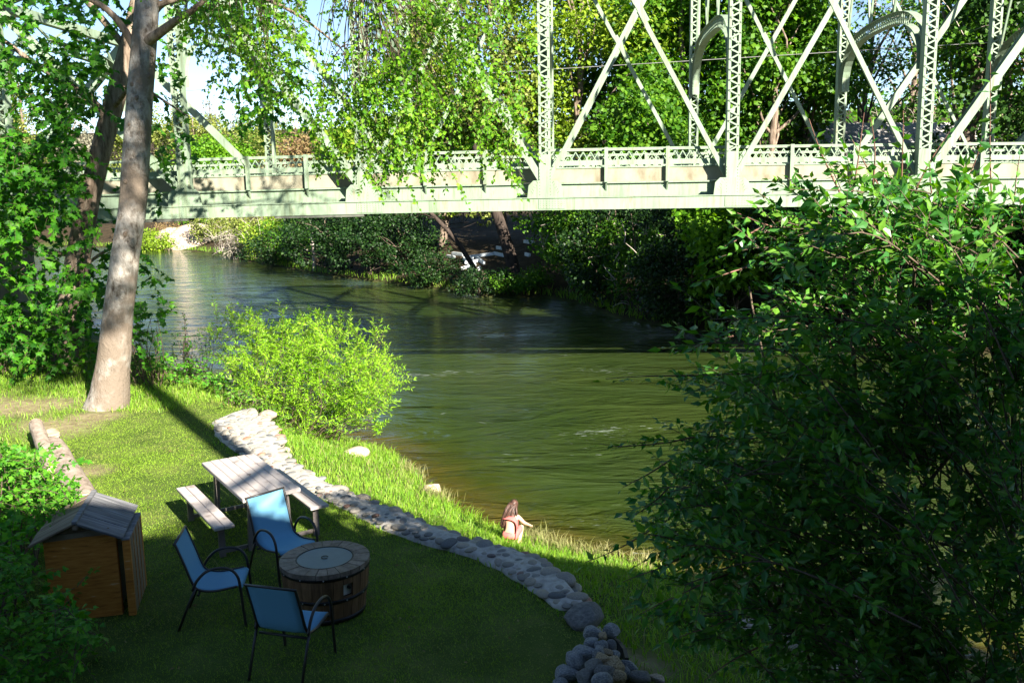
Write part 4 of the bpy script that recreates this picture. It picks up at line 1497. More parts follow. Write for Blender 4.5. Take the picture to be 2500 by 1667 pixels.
# ------------------------------------------------------------------ the pale-barked tree by the lawn
al = thing('alder_tree', (-8.0, 18.2, 0), 'tall pale-barked tree with lit hanging leaves standing at the lawn edge before the bridge', 'tree')
tk = np.vstack([[at_y(px_, py_, 18.75) for px_, py_ in ((256, 1032), (261, 1000), (269, 960), (275, 900), (280, 850), (290, 750), (307, 620))], [at_y(324, 500, 18.85),
                 at_y(333, 370, 18.95), at_y(341, 250, 19.05), at_y(349, 140, 19.15), at_y(357, 40, 19.25)], [(-7.0, 19.5, 9.2), (-6.8, 19.6, 11), (-6.4, 19.7, 13.5), (-6.2, 19.8, 16)]])
tk = smooth_path(tk, 130)
rk = np.interp(tk[:, 2], [-.2, .05, .35, .85, 2, 4, 6, 8, 11, 16], [.50, .425, .38, .33, .285, .265, .255, .235, .17, .04])
mb = MB().tube(tk, rk, 28, False)
V = np.concatenate(mb.v)
ax = np.repeat(tk, 28, axis=0)
d = V - ax
V = ax + d * (1 + .05 * n3(V, 2.2, 5)[:, None] + .10 * np.maximum(n3(V * [1, 1, 1.6], 4.0, 6) - .25, 0)[:, None] + .018 * n3(V * [3, 3, 1], 5, 8)[:, None])
mb.v = [V]
mb.build('trunk', M['alder_bark'], al, True)
KN = [rock_mesh('bark_scar', 900 + i, M['dark_bark'], .2, 2) for i in range(3)]
for i, (px_, py_, a_) in enumerate(((365, 131, .07), (361, 186, .06), (324, 207, .06), (338, 241, .075), (322, 306, .05), (318, 444, .07), (324, 569, .075), (286, 590, .05))):
    p = at_y(px_, py_, 18.9)
    k_ = np.argmin(np.abs(tk[:, 2] - p[2]))
    dx = np.clip((p[0] - tk[k_, 0]) / rk[k_], -.9, .9)
    q = np.array([tk[k_, 0] + dx * rk[k_], tk[k_, 1] - math.sqrt(1 - dx * dx) * rk[k_] * .98, p[2]])
    obj('bark_scar', KN[i % 3], al, False, wmat(al).inverted() @ TRS(q, math.asin(dx), (a_ * .7, .030, a_ * .8), 0, R.normal() * .3))
LIMBS = [((-7.3, 19.2, 7.2), (-5.0, 18.2, 8.3), .12), ((-7.1, 19.4, 8.4), (-2.5, 17.6, 8.4), .13), ((-7.1, 19.4, 8.8), (-4.0, 17.0, 9.0), .10), ((-6.9, 19.5, 10), (-1.0, 18.6, 9.6), .12),
         ((-7.3, 19.2, 7.0), (-9.4, 18.6, 8.6), .09), ((-6.8, 19.6, 11), (-9.5, 20, 12), .1), ((-6.7, 19.6, 11), (-4, 21, 13), .1), ((-6.6, 19.7, 12), (-2.5, 18.5, 12.5), .1),
         ((-6.4, 19.7, 13), (-5, 17.6, 14.5), .08), ((-7.2, 19.3, 7.9), (-3.4, 19.8, 7.2), .07)]
for p0, p1, r0 in LIMBS:
    P = smooth_path(limb(p0, p1, 6, .06, -.05), 18)
    MB().tube(P, np.linspace(r0, .018, 18), 8).build('limb', M['dark_bark'], al, True)
ANC, NN = [], []
for poly, n, d0, d1 in (
        ([(380, -60), (1260, -60), (1190, 90), (1120, 200), (1060, 300), (960, 310), (850, 240), (720, 250), (640, 200), (560, 130), (430, 60)], 900, 15.0, 19.5),
        ([(640, 120), (1010, 200), (1080, 330), (1060, 400), (960, 390), (860, 350), (760, 330), (690, 260)], 240, 15.2, 18.5),
        ([(1100, 60), (1300, -30), (1290, 180), (1260, 260), (1180, 330), (1110, 260)], 110, 15.0, 18),
        ([(830, 330), (1100, 330), (1110, 400), (1050, 440), (880, 430)], 45, 15.4, 17.5),
        ([(1140, 260), (1230, 240), (1290, 330), (1230, 390), (1150, 360)], 45, 15.0, 17),
        ([(1180, 380), (1230, 380), (1240, 430), (1180, 420)], 6, 15.4, 17),
        ([(440, 80), (600, 120), (600, 260), (500, 260), (450, 200)], 30, 15.5, 18),
        ([(720, 320), (850, 330), (800, 400), (740, 400)], 16, 15.6, 17.5),
        ([(360, -100), (1400, -700), (1500, -80), (420, -60)], 300, 15, 21),
        ([(-200, -700), (400, -700), (330, -60), (-100, -60)], 160, 17, 22)):
    ANC.append(px_poly_points(poly, n, d0, d1))
A = np.concatenate(ANC)
A = A[R.uniform(size=len(A)) < np.clip(.55 + 1.5 * vnoise(A[:, [0, 2]] * [1, .6] + A[:, 1:2] * .4, 2.4, 83), .22, 1)]
dv = np.column_stack([R.normal(.25, .6, len(A)), R.normal(-.25, .6, len(A)), R.normal(-.45, .35, len(A))])
pos, ld, nh, sz, TP = sprays(A, dv, R.uniform(.35, .75, len(A)), 17, .100, .35, .8, .4, .45, .35)
foliage(al, pos, ld, nh, sz, T_ROUND, M['l_alder'], 290, 'leaf_sprays')
twig_tubes('twigs', TP, .005, .002, M['twig'], al)
# thin bare hanging twigs linking the sprays to the limbs
LE = np.concatenate([smooth_path(limb(p0, p1, 6, .05, -.05), 14) for p0, p1, _ in LIMBS])
lk = []
for i in R.choice(len(A), 330, False):
    j = np.argmin(np.linalg.norm(LE - A[i] - [0, 0, .5], axis=1))
    if np.linalg.norm(LE[j] - A[i]) < 3.5:
        lk.append(smooth_path(limb(LE[j], A[i], 5, .09, -.06), 9))
twig_tubes('branchlets', np.array(lk), .011, .004, M['twig'], al, 4)

# ------------------------------------------------------------------ leaning dark maple on the left bank
mp_ = thing('maple_tree', (-11.4, 23.5, 0), 'leaning brown-barked maple with lobed leaves behind the pale trunk', 'tree')
tp = smooth_path([(-11.55, 23.3, -.4), (-11.3, 23.3, .8), (-11.0, 23.3, 2.0), (-10.6, 23.4, 3.6), (-10.25, 23.6, 5.0), (-9.85, 23.8, 6.3), (-9.4, 24.0, 7.8), (-8.9, 24.2, 9.6), (-8.4, 24.4, 12)], 60)
mb = MB().tube(tp, np.interp(tp[:, 2], [-.4, 1, 4, 8, 12], [.40, .31, .26, .22, .1]), 18, False)
V = np.concatenate(mb.v); ax = np.repeat(tp, 18, axis=0)
mb.v = [ax + (V - ax) * (1 + .10 * n3(V, 3, 15)[:, None] + .05 * n3(V * [3, 3, 1], 5, 16)[:, None])]
mb.build('trunk', M['dark_bark'], mp_, True)
ML = [((-10.4, 23.5, 4.4), (-14.5, 21.5, 6.8), .1), ((-9.9, 23.8, 6.2), (-13.5, 22, 9.0), .1), ((-9.8, 23.8, 6.4), (-7.2, 21.6, 6.0), .07), ((-10.8, 23.4, 2.8), (-13.5, 22, 3.6), .07), ((-9.4, 24, 7.8), (-12, 21, 10.5), .1),
      ((-9.3, 24, 8), (-6.5, 22, 8.6), .08), ((-10.9, 23.3, 2.3), (-8.8, 22.2, 3.1), .05)]
for p0, p1, r0 in ML:
    P = smooth_path(limb(p0, p1, 6, .06, -.03), 14)
    MB().tube(P, np.linspace(r0, .015, 14), 7).build('limb', M['dark_bark'], mp_, True)
ANC = []
for poly, n, d0, d1 in (
        ([(-60, -80), (330, -80), (320, 120), (290, 230), (250, 330), (120, 330), (-60, 200)], 330, 19.5, 24.5),
        ([(-80, 280), (110, 330), (220, 420), (250, 560), (200, 760), (120, 860), (-80, 900)], 560, 20.0, 26),
        ([(90, 140), (300, 140), (280, 260), (215, 420), (130, 380)], 150, 20, 24),
        ([(370, 60), (440, 90), (480, 190), (440, 290), (490, 340), (450, 420), (380, 470), (360, 300)], 24, 20.5, 25),
        ([(200, 430), (290, 430), (270, 640), (240, 800), (170, 830), (190, 600)], 120, 20.5, 24),
        ([(310, 560), (370, 620), (390, 740), (330, 800), (290, 700)], 26, 21, 25),
        ([(-60, 300), (240, 360), (250, 470), (230, 560), (-60, 560)], 150, 20.2, 22.8),
        ([(560, 150), (700, 140), (720, 250), (640, 300), (580, 260)], 40, 19, 22),
        ([(420, -40), (700, -20), (660, 90), (520, 100), (430, 60)], 60, 20, 24),
        ([(-300, -500), (400, -500), (330, -60), (-100, -60)], 160, 20, 26)):
    ANC.append(px_poly_points(poly, n, d0, d1))
A = np.concatenate(ANC)
A = A[A[:, 2] > ground(A) + .25]
tq, _ = cam_px(tp)
aq, _ = cam_px(A)
dt = np.min(np.linalg.norm(aq[:, None, :] - tq[None, 5:, :], axis=2), axis=1)
A = A[(dt > 62) | (A[:, 1] > 24.2) | (aq[:, 1] > 640) | (R.uniform(size=len(A)) < .12)]
dv = np.column_stack([R.normal(.15, .6, len(A)), R.normal(-.4, .5, len(A)), R.normal(-.1, .35, len(A))])
pos, ld, nh, sz, TP = sprays(A, dv, R.uniform(.35, .7, len(A)), 8, .19, .35, .75, .35, .62, .45)
foliage(mp_, pos, ld, nh, sz, T_MAPLE, M['l_maple'], 290, 'leaf_sprays')
twig_tubes('twigs', TP, .006, .003, M['twig'], mp_)

# low maple seedlings and brambles along the bank: things of their own
def thicket(name, label, cat, base, polys, tmpl, mat, size, nl, ln, group=None, droop=.3, flat=.6, hang=.2, upb=.3, stems=None, singles=0, twm='twig', n_stem=24, face=-.35):
    t = thing(name, base, label, cat, group)
    A = np.concatenate([px_poly_points(p, n, d0, d1) for p, n, d0, d1 in polys])
    g = np.maximum(ground(A), WATER_Z)
    A = A[A[:, 2] > g + .02]
    A = A[vnoise(A[:, [0, 2]] + A[:, 1:2] * .5, 4.2, len(label)) > -.30]
    dv = np.column_stack([R.normal(0, .6, len(A)), R.normal(face, .5, len(A)), R.normal(upb, .4, len(A))])
    pos, ld, nh, sz, TP = sprays(A, dv, ln * R.uniform(.7, 1.3, len(A)), nl, size, droop, .8, .35, flat, hang)
    foliage(t, pos, ld, nh, sz, tmpl, mat, singles, 'leaf_sprays')
    twig_tubes('twigs', TP, .005, .0018, M[twm], t)
    pick = A[R.choice(len(A), min(n_stem, len(A)), False)]
    b0 = np.array(base, float)
    S = []
    for p in pick:
        q = np.array([b0[0] + (p[0] - b0[0]) * .45 + R.normal() * .1, b0[1] + (p[1] - b0[1]) * .45 + R.normal() * .1, 0])
        q[2] = max(gz(q[0], q[1]), WATER_Z - .3) - .05
        S.append(smooth_path(limb(q, p, 5, .07, 0), 10))
    twig_tubes('stems', np.array(S), .016, .004, M[twm], t, 5)
    return t


thicket('maple_sapling', 'bright lobed-leaf maple seedlings crowding the foot of the leaning maple', 'shrub', (-12.2, 22.6, 0), [([(-40, 770), (120, 800), (230, 800), (250, 900), (180, 950), (90, 900), (-40, 860)], 120, 20.5, 23.5)],
        T_MAPLE, M['l_maple'], .17, 7, .5)
thicket('maple_sapling', 'lobed-leaf sapling just right of the pale trunk over the water', 'sapling', (-8.4, 21.2, -.3), [([(310, 720), (380, 750), (390, 830), (340, 870), (300, 850)], 34, 20, 22.5)], T_MAPLE, M['l_maple'], .16, 7, .45)
thicket('bank_brambles', 'low bramble tangle on the bank between the pale trunk and the willow bush', 'brambles', (-7.4, 21.6, -.7), [([(310, 850), (420, 860), (520, 900), (600, 960), (560, 990), (500, 970), (400, 920), (320, 890)], 200, 20.0, 23)],
        T_TRI, M['l_bramble'], .13, 8, .4)
thicket('bank_sapling', 'thin upright sapling with sparse dark leaves standing against the blue water', 'sapling', (-8.3, 23.4, -1.4), [([(448, 765), (466, 765), (476, 830), (490, 850), (430, 850), (440, 820)], 16, 22.5, 23.5), ([(400, 830), (540, 820), (530, 890), (420, 890)], 22, 22, 23.5)],
        T_OVAL, M['l_bush'], .085, 9, .32, upb=.7)
thicket('willow_bush', 'bright yellow-green willow bush on the bank beyond the wall', 'bush', (-5.3, 20.6, -1.3), [
    ([(560, 900), (620, 850), (700, 850), (790, 830), (880, 870), (960, 890), (960, 960), (930, 1010), (920, 1060), (860, 1040), (800, 1070), (740, 1070), (660, 1030), (600, 980)], 1350, 19.3, 22.6),
    ([(600, 800), (700, 790), (870, 800), (900, 860), (860, 900), (640, 900)], 330, 20, 22.6),
    ([(510, 790), (560, 770), (650, 790), (640, 880), (560, 930), (510, 880)], 90, 21, 23),
    ([(520, 780), (545, 770), (550, 830), (525, 830)], 10, 21.5, 22.5), ([(600, 765), (628, 765), (640, 830), (600, 830)], 13, 21, 22.5), ([(690, 770), (715, 765), (720, 830), (680, 830)], 12, 21, 22),
    ([(755, 780), (785, 768), (790, 840), (750, 840)], 14, 21, 22), ([(820, 800), (850, 790), (860, 850), (820, 850)], 12, 21, 22), ([(920, 815), (945, 810), (940, 860), (900, 870)], 9, 20.5, 21.5)],
    T_LANCE, M['l_willow'], .115, 24, .55, upb=.75, flat=.3, droop=.12, hang=.05, n_stem=60)
thicket('dogwood_shrub', 'green shrub under the left flank of the willow bush at the wall end', 'shrub', (-6.0, 19.4, -.4), [([(540, 940), (620, 960), (690, 1010), (720, 1060), (680, 1070), (620, 1020), (560, 990)], 130, 18.6, 20.5)],
        T_OVAL, M['l_shrub'], .10, 9, .35)

# the mound of brambles in the left corner
thicket('bramble_mound', 'mound of brambles in the near left corner swallowing the side of the shed', 'brambles', (-5.6, 9.2, .1), [
    ([(-60, 1070), (60, 1100), (110, 1130), (160, 1180), (205, 1230), (150, 1260), (90, 1310), (60, 1400), (-60, 1400)], 560, 9.8, 12.2),
    ([(-60, 1300), (60, 1330), (110, 1350), (118, 1420), (150, 1470), (190, 1500), (230, 1560), (190, 1600), (200, 1700), (-60, 1700)], 700, 7.6, 9.6),
    ([(115, 1370), (190, 1400), (190, 1440), (150, 1440), (120, 1420)], 9, 8.7, 9.0)],
    T_TRI, M['l_bramble'], .118, 8, .34, singles=290, n_stem=50)

# ------------------------------------------------------------------ the big dark bush on the right
bu = thing('dogwood_bush', (3.0, 7.2, -1.2), 'big dark leafy bush filling the right side, its top shoots in sunlight', 'bush')
ZE = [1.0, 1.3, 1.6, 1.9, 2.3, 2.8, 3.3, 3.8, 4.1, 4.35, 4.6]
XE = [1.55, 1.45, 1.2, .92, .80, 1.02, 1.22, 1.32, 1.42, 1.62, 1.95]
NB = 340
zt = R.uniform(.85, 4.45, NB)
xt = np.where(R.uniform(size=NB) < .58, np.interp(zt, ZE, XE) + np.abs(R.normal(0, 1, NB)) * .9, R.uniform(2.0, 4.3, NB))
yt = 5.95 + R.normal(0, .55, NB)
ok = (xt < 4.2) & (yt > 4.85)
xt, yt, zt = (xt * yt / 6.05)[ok], yt[ok], zt[ok]
AA, DD, BR_ = [], [], []
for x1, y1, z1 in zip(xt, yt, zt):
    L = R.uniform(.9, 1.7)
    to_c = nrm(np.array([max(3.1 - x1, .25) * R.uniform(.5, 1.2), .25 + R.normal() * .3, -R.uniform(.25, 1.2)]))
    p1 = np.array([x1, y1, z1])
    p0 = p1 + to_c * L
    mid = (p0 + p1) / 2 + np.array([0, 0, R.uniform(.05, .22) * L])
    C_ = smooth_path([p0, mid, p1], 12)
    BR_.append(C_)
    na = int(L * 10)
    for f_ in R.uniform(.22, 1.0, na):
        k_ = f_ * 10.9
        i_ = int(k_)
        q_ = C_[i_] + (C_[i_ + 1] - C_[i_]) * (k_ - i_)
        tn = nrm(C_[i_ + 1] - C_[i_])
        AA.append(q_)
        DD.append(tn * .8 + R.normal(size=3) * .55 + np.array([0, 0, .25]))
A, dv = np.array(AA), np.array(DD)
dv[:, 2] += .5 * (A[:, 2] > 4.1)
pos, ld, nh, sz, TP = sprays(A, dv, R.uniform(.16, .34, len(A)), 9, .096, .12, .85, .35, .6, .1)
EXTRA = []
# long side branches reaching over the water, each with leaves in pairs
for x0, y0, x1, y1, Y0, Y1 in ((1760, 915, 1478, 925, 6.0, 5.7), (1700, 1065, 1462, 1082, 6.0, 5.7), (1640, 1120, 1520, 1190, 5.9, 5.6), (1680, 1230, 1430, 1372, 5.9, 5.3), (1720, 1330, 1520, 1420, 5.8, 5.2), (1780, 1400, 1560, 1500, 5.8, 5.2),
                              (1790, 820, 1690, 850, 6.1, 6), (1850, 560, 1770, 600, 6.3, 6.2), (1830, 650, 1700, 690, 6.2, 6.1), (1640, 1180, 1540, 1260, 5.7, 5.4), (1800, 1500, 1640, 1560, 5.6, 5.2), (1850, 1580, 1720, 1660, 5.6, 5.2)):
    EXTRA.append((at_y(x0, y0, Y0), at_y(x1, y1, Y1), 18))
# upright shoots above the crown
for x0, y0, x1, y1, Y in ((2425, 560, 2418, 150, 6.2), (2130, 470, 2125, 285, 6.0), (2050, 470, 1975, 290, 6.1), (2080, 470, 2110, 275, 6.3), (2200, 470, 2205, 270, 6.3), (2230, 480, 2320, 320, 6.3), (2000, 520, 1900, 440, 6.1), (1960, 540, 1850, 470, 6.2),
                          (2330, 520, 2400, 330, 6.5), (2470, 560, 2490, 380, 6.2), (2160, 480, 2080, 340, 6.2), (1900, 560, 1800, 520, 6.3), (2280, 500, 2270, 400, 6.0)):
    EXTRA.append((at_y(x0, y0, Y), at_y(x1, y1, Y - .1), 15))
SP, SL_, SN, SS, BP = [], [], [], [], []
for p0, p1, nl in EXTRA:
    L = np.linalg.norm(p1 - p0)
    nl = max(8, int(L / .055))
    a, b_, c, d_, tp_ = sprays(p0[None], (p1 - p0)[None], L, nl, .088, .02, .8, .35, .6, .1)
    SP.append(a); SL_.append(b_); SN.append(c); SS.append(d_)
    BP.append(smooth_path(limb(p0, p1, 5, .03, 0), 10))
pos, ld, nh, sz = np.vstack([pos] + SP), np.vstack([ld] + SL_), np.vstack([nh] + SN), np.concatenate([sz] + SS)
foliage(bu, pos, ld, nh, sz, T_OVAL, M['l_bush'], 295, 'leaf_sprays')
twig_tubes('twigs', TP, .0035, .0015, M['twig'], bu)
twig_tubes('boughs', np.array(BR_), .0065, .0025, M['twig'], bu, 5)
twig_tubes('shoots', np.array(BP), .007, .002, M['red_twig'], bu, 5)
ST_ = []
for (x0, y0, x1, y1, Y, r0) in ((2060, 1660, 2100, 1120, 6.6, .035), (2100, 1120, 2080, 760, 6.5, .022), (2080, 760, 2050, 470, 6.3, .013), (2320, 1660, 2330, 1000, 6.7, .045), (2330, 1000, 2370, 620, 6.6, .03), (2370, 660, 2460, 560, 6.6, .016), (2200, 1660, 2215, 900, 6.3, .02), (2215, 900, 2250, 500, 6.2, .012),
                               (2010, 1500, 1900, 1000, 6.3, .018), (1900, 1000, 1830, 700, 6.2, .01), (1960, 1560, 1760, 1300, 6.1, .014), (2420, 1660, 2480, 900, 6.5, .03), (2120, 1300, 2330, 1100, 6.4, .02), (1880, 1600, 1990, 1200, 6.2, .014), (2260, 1600, 2060, 1300, 6.4, .018), (1990, 1640, 1700, 1060, 6.2, .013)):
    MB().tube(smooth_path(limb(at_y(x0, y0, Y), at_y(x1, y1, Y - .1), 6, .03), 14), np.linspace(r0, r0 * .6, 14), 8).build('stem', M['dark_bark'], bu, True)
for x0, r0 in ((2060, .04), (2320, .05), (2200, .022), (2420, .032), (1990, .02)):
    p = at_y(x0, 1655, 6.6)
    q = np.array([2.6 + (x0 - 2060) * .0016, 7.3, 0]); q[2] = gz(q[0], q[1]) - .1
    MB().tube(smooth_path(limb(q, p, 5, .02), 10), np.linspace(r0 * 1.3, r0, 10), 8).build('stem', M['dark_bark'], bu, True)


# ------------------------------------------------------------------ trees of the far bank
def tree(name, label, base, h, cr, mat, nleaf, lsize, trunk_r=.22, lean=(0, 0), z0=.25, clumps=34, bark_='dark_bark', sparse=.55, group=None, droop=.3, cat='tree', shape=1.0, nlimb=12, bare=0):
    bx, by = base
    bz = gz(bx, by)
    t = thing(name, (bx, by, bz), label, cat, group)
    P = smooth_path([(bx, by, bz - .3), (bx + lean[0] * .3, by + lean[1] * .3, bz + h * .3), (bx + lean[0] * .7, by + lean[1] * .7, bz + h * .65), (bx + lean[0], by + lean[1], bz + h * .95)], 16)
    P[1:-1, :2] += R.normal(size=(14, 2)) * trunk_r * .25
    MB().tube(P, np.linspace(trunk_r * 1.15, trunk_r * .18, 16), 9, False).build('trunk', M[bark_], t, True)
    # clump centres fill an uneven crown
    u = nrm(R.normal(size=(clumps, 3)))
    rr = R.uniform(.45, 1.0, clumps)[:, None]
    zz = h * (z0 + (1 - z0) * .5)
    C = np.array([bx + lean[0] * .7, by + lean[1] * .7, bz + zz]) + u * rr * np.array([cr, cr, h * (1 - z0) * .5])
    tz = (C[:, 2] - bz) / h
    C[:, :2] = np.array([bx, by]) + np.outer(tz, lean) + (C[:, :2] - np.array([bx, by]) - np.outer(tz, lean)) * (1 - (1 - shape) * np.clip(tz, 0, 1))[:, None]
    C[:, 2] = np.maximum(C[:, 2], ground(C) + .3)
    B_ = []
    for i in range(min(nlimb, clumps)):
        zt = np.clip((C[i, 2] - bz) / h - .18, .12, .85)
        k = int(zt * 15)
        B_.append(smooth_path(limb(P[k], C[i], 5, .08, -.04), 9))
    if B_: twig_tubes('limbs', np.array(B_), trunk_r * .42, trunk_r * .06, M[bark_], t, 5)
    if bare:
        tw = []
        for i in range(bare):
            c = C[i % clumps]
            d = nrm(R.normal(size=3) + [0, 0, .5])
            tw.append(smooth_path(limb(c, c + d * cr * R.uniform(.3, .6), 4, .1), 6))
        twig_tubes('bare_twigs', np.array(tw), .03, .008, M['grey_twig'], t, 3)
    rc = R.uniform(.6, 1.2, clumps) * cr * (sparse)
    w_ = rc ** 2 / np.sum(rc ** 2)
    ci = R.choice(clumps, nleaf, p=w_)
    v = nrm(R.normal(size=(nleaf, 3)))
    rad_ = R.uniform(0, 1, nleaf) ** .45
    pos = C[ci] + v * (rad_ * rc[ci])[:, None] * np.array([1, 1, .72])
    pos[:, 2] = np.maximum(pos[:, 2], bz - .2 + R.uniform(0, .5, nleaf))
    dirs = nrm(v * .6 + R.normal(size=(nleaf, 3)) * .7 - np.array([0, 0, droop]))
    nh = nrm(v * .7 + np.array([0, -.15, .55]) + R.normal(size=(nleaf, 3)) * .55)
    o = obj('crown', leaf_mesh('crown', pos, dirs, nh, lsize * R.uniform(.6, 1.2, nleaf), T_FAR, M[mat]), t)
    return t


def X(px_, Y):
    return (px_ - 1250) / FPX * Y * 1.0


FT = 'trees on the far bank behind the bridge'
TREES = [  # name, label, px, Y, h, crown r, material, leaves, leaf size, trunk r, lean, z0, sparse, clumps, extra
    ('willow_tree', 'tall yellow-green willow behind the left end of the bridge rail, above the dark bank', 1085, 66, 17, 4.6, 't_yel', 15000, .34, .3, (1, 0), .12, .42, 44, {}),
    ('willow_tree', 'olive-tinged willow just left of the bridge post in the middle of the photo', 1235, 63, 23, 5.2, 't_oli', 15000, .30, .3, (-1, 0), .10, .42, 46, {}),
    ('willow_tree', 'broad sunlit willow seen between the two middle bridge posts', 1400, 60, 22, 5.4, 't_yel', 19000, .30, .3, (1, 0), .10, .42, 50, {'bare': 50}),
    ('ash_tree', 'mid-green tree whose top shows where the thin diagonals cross', 1530, 63, 22, 4.8, 't_mid', 14000, .34, .28, (0, 0), .15, .42, 40, {}),
    ('maple_tree', 'low bright maple behind the rail left of the fourth bridge post', 1600, 51, 10.0, 3.6, 't_mid', 9000, .32, .2, (-.5, 0), .30, .40, 34, {}),
    ('maple_tree', 'deep green maple filling the gap behind the far arch springing', 1660, 57, 19, 4.8, 't_mid', 15000, .34, .28, (0, 0), .12, .42, 46, {}),
    ('maple_tree', 'tall bright maple right of the fourth bridge post', 1790, 60, 23, 5.2, 't_brt', 16000, .36, .3, (0, 0), .22, .42, 46, {}),
    ('maple_tree', 'dark-stemmed maple behind the big cross of diagonals', 1875, 55, 20, 3.9, 't_mid', 11000, .36, .26, (.4, 0), .22, .42, 40, {}),
    ('oak_tree', 'shaded oak left of the wide sway arch', 1965, 58, 15, 3.4, 't_mid', 7000, .34, .28, (-.3, 0), .25, .40, 36, {}),
    ('oak_tree', 'open-crowned oak with sky between its twigs under the wide sway arch', 2090, 64, 17, 4.4, 't_mid', 2600, .30, .26, (.6, 0), .25, .30, 44, {'bare': 120}),
    ('oak_tree', 'sparse oak behind the tall laced post on the right', 2215, 68, 17, 4.4, 't_mid', 2400, .30, .3, (0, 0), .25, .28, 44, {'bare': 120}),
    ('oak_tree', 'big oak with a thick leaning dark trunk at the right', 2335, 50, 22, 4.6, 't_mid', 4800, .34, .42, (1.6, 0), .32, .40, 40, {'bare': 90}),
    ('oak_tree', 'dark oak crown in the upper right corner', 2440, 55, 20, 5.0, 't_mid', 11000, .34, .3, (0, 0), .2, .42, 40, {}),
    ('oak_tree', 'dark oak at the right edge of the photo', 2560, 48, 19, 5.0, 't_dark', 10000, .34, .3, (0, 0), .15, .42, 40, {}),
    ('ash_tree', 'pale green tree behind the hanging leaves left of the dark bank', 955, 84, 12.5, 5.6, 't_yel', 10000, .42, .3, (0, 0), .1, .42, 40, {}),
    ('ash_tree', 'hazy yellow-green tree far behind the hanging leaves', 845, 96, 10.5, 5.4, 't_oli', 9000, .42, .3, (0, 0), .08, .42, 36, {}),
    ('redbud_tree', 'small russet tree behind the rail under the hanging leaves', 765, 92, 8.6, 3.4, 't_brn', 4500, .30, .14, (0, 0), .2, .42, 26, {'bare': 40}),
    ('willow_tree', 'pale feathery willow right of the laced far post by the sky gap', 700, 104, 14, 4.6, 't_oli', 5200, .30, .2, (0, 0), .1, .40, 34, {'bare': 40}),
    ('pine_tree', 'pine with a bushy top standing in the sky gap', 618, 112, 12.5, 3.0, 't_mid', 5000, .30, .2, (0, 0), .45, .45, 24, {'bare': 20}),
    ('maple_tree', 'round bright green tree behind the diagonal in the sky gap', 556, 101, 9.2, 4.2, 't_brt', 7500, .34, .2, (0, 0), .2, .42, 30, {}),
    ('conifer_tree', 'thin grey conifer rising into the sky gap', 543, 122, 17.5, 2.2, 't_gry', 1700, .28, .16, (0, 0), .25, .5, 30, {'bare': 30, 'shape': .35}),
    ('conifer_tree', 'bare-topped grey conifer behind the bushy pine', 603, 130, 16, 2.0, 't_gry', 1300, .28, .16, (0, 0), .3, .5, 24, {'bare': 30, 'shape': .4}),
    ('ash_tree', 'olive tree beside the left laced post', 500, 108, 14.5, 4.2, 't_oli', 6200, .34, .2, (0, 0), .1, .42, 34, {'bare': 30}),
    ('conifer_tree', 'pale conifer glimpsed through leaves left of the leaning maple', 95, 108, 18, 3.2, 't_oli', 4200, .34, .25, (0, 0), .1, .45, 34, {'shape': .5, 'bare': 20}),
    ('conifer_tree', 'grey-green conifer glimpsed between the two left trunks', 205, 114, 17, 3.2, 't_gry', 3600, .34, .25, (0, 0), .1, .45, 34, {'shape': .5, 'bare': 20}),
    ('ash_tree', 'pale bank tree glimpsed left of the pale trunk above the bridge deck', 380, 112, 12, 4.4, 't_oli', 5600, .36, .2, (0, 0), .1, .42, 34, {}),
    ('ash_tree', 'far pale tree on the left edge behind the maple leaves', 10, 112, 14, 5.0, 't_yel', 5000, .38, .25, (0, 0), .1, .42, 34, {}),
]
FAR_TOP = {'pale feathery': 285, 'pine with a bushy': 292, 'round bright green': 335, 'thin grey conifer': 245, 'bare-topped': 275, 'olive tree beside': 268, 'pale conifer': 150, 'grey-green conifer': 170, 'pale bank tree': 255, 'far pale tree': 205, 'hazy yellow': 330, 'pale green tree behind': 262, 'small russet': 325}
for nm, lb, px_, Y, h, cr, mt, nl, ls, tr_, ln, z0, sp, cl, ex in TREES:
    for k_, tp_px in FAR_TOP.items():
        if lb.startswith(k_):       # these stand well back on the rising ground
            Y, cr, ls, tr_ = Y * 1.6, cr * 1.6, ls * 1.6, tr_ * 1.6
            h = at_y(px_, tp_px, Y)[2] - gz(X(px_, Y), Y)
    tree(nm, lb, (X(px_, Y), Y), h, cr, mt, nl, ls, tr_, ln, z0, cl, sparse=sp, group=FT if Y < 80 and px_ > 900 else 'distant trees around the sky gap', **ex)

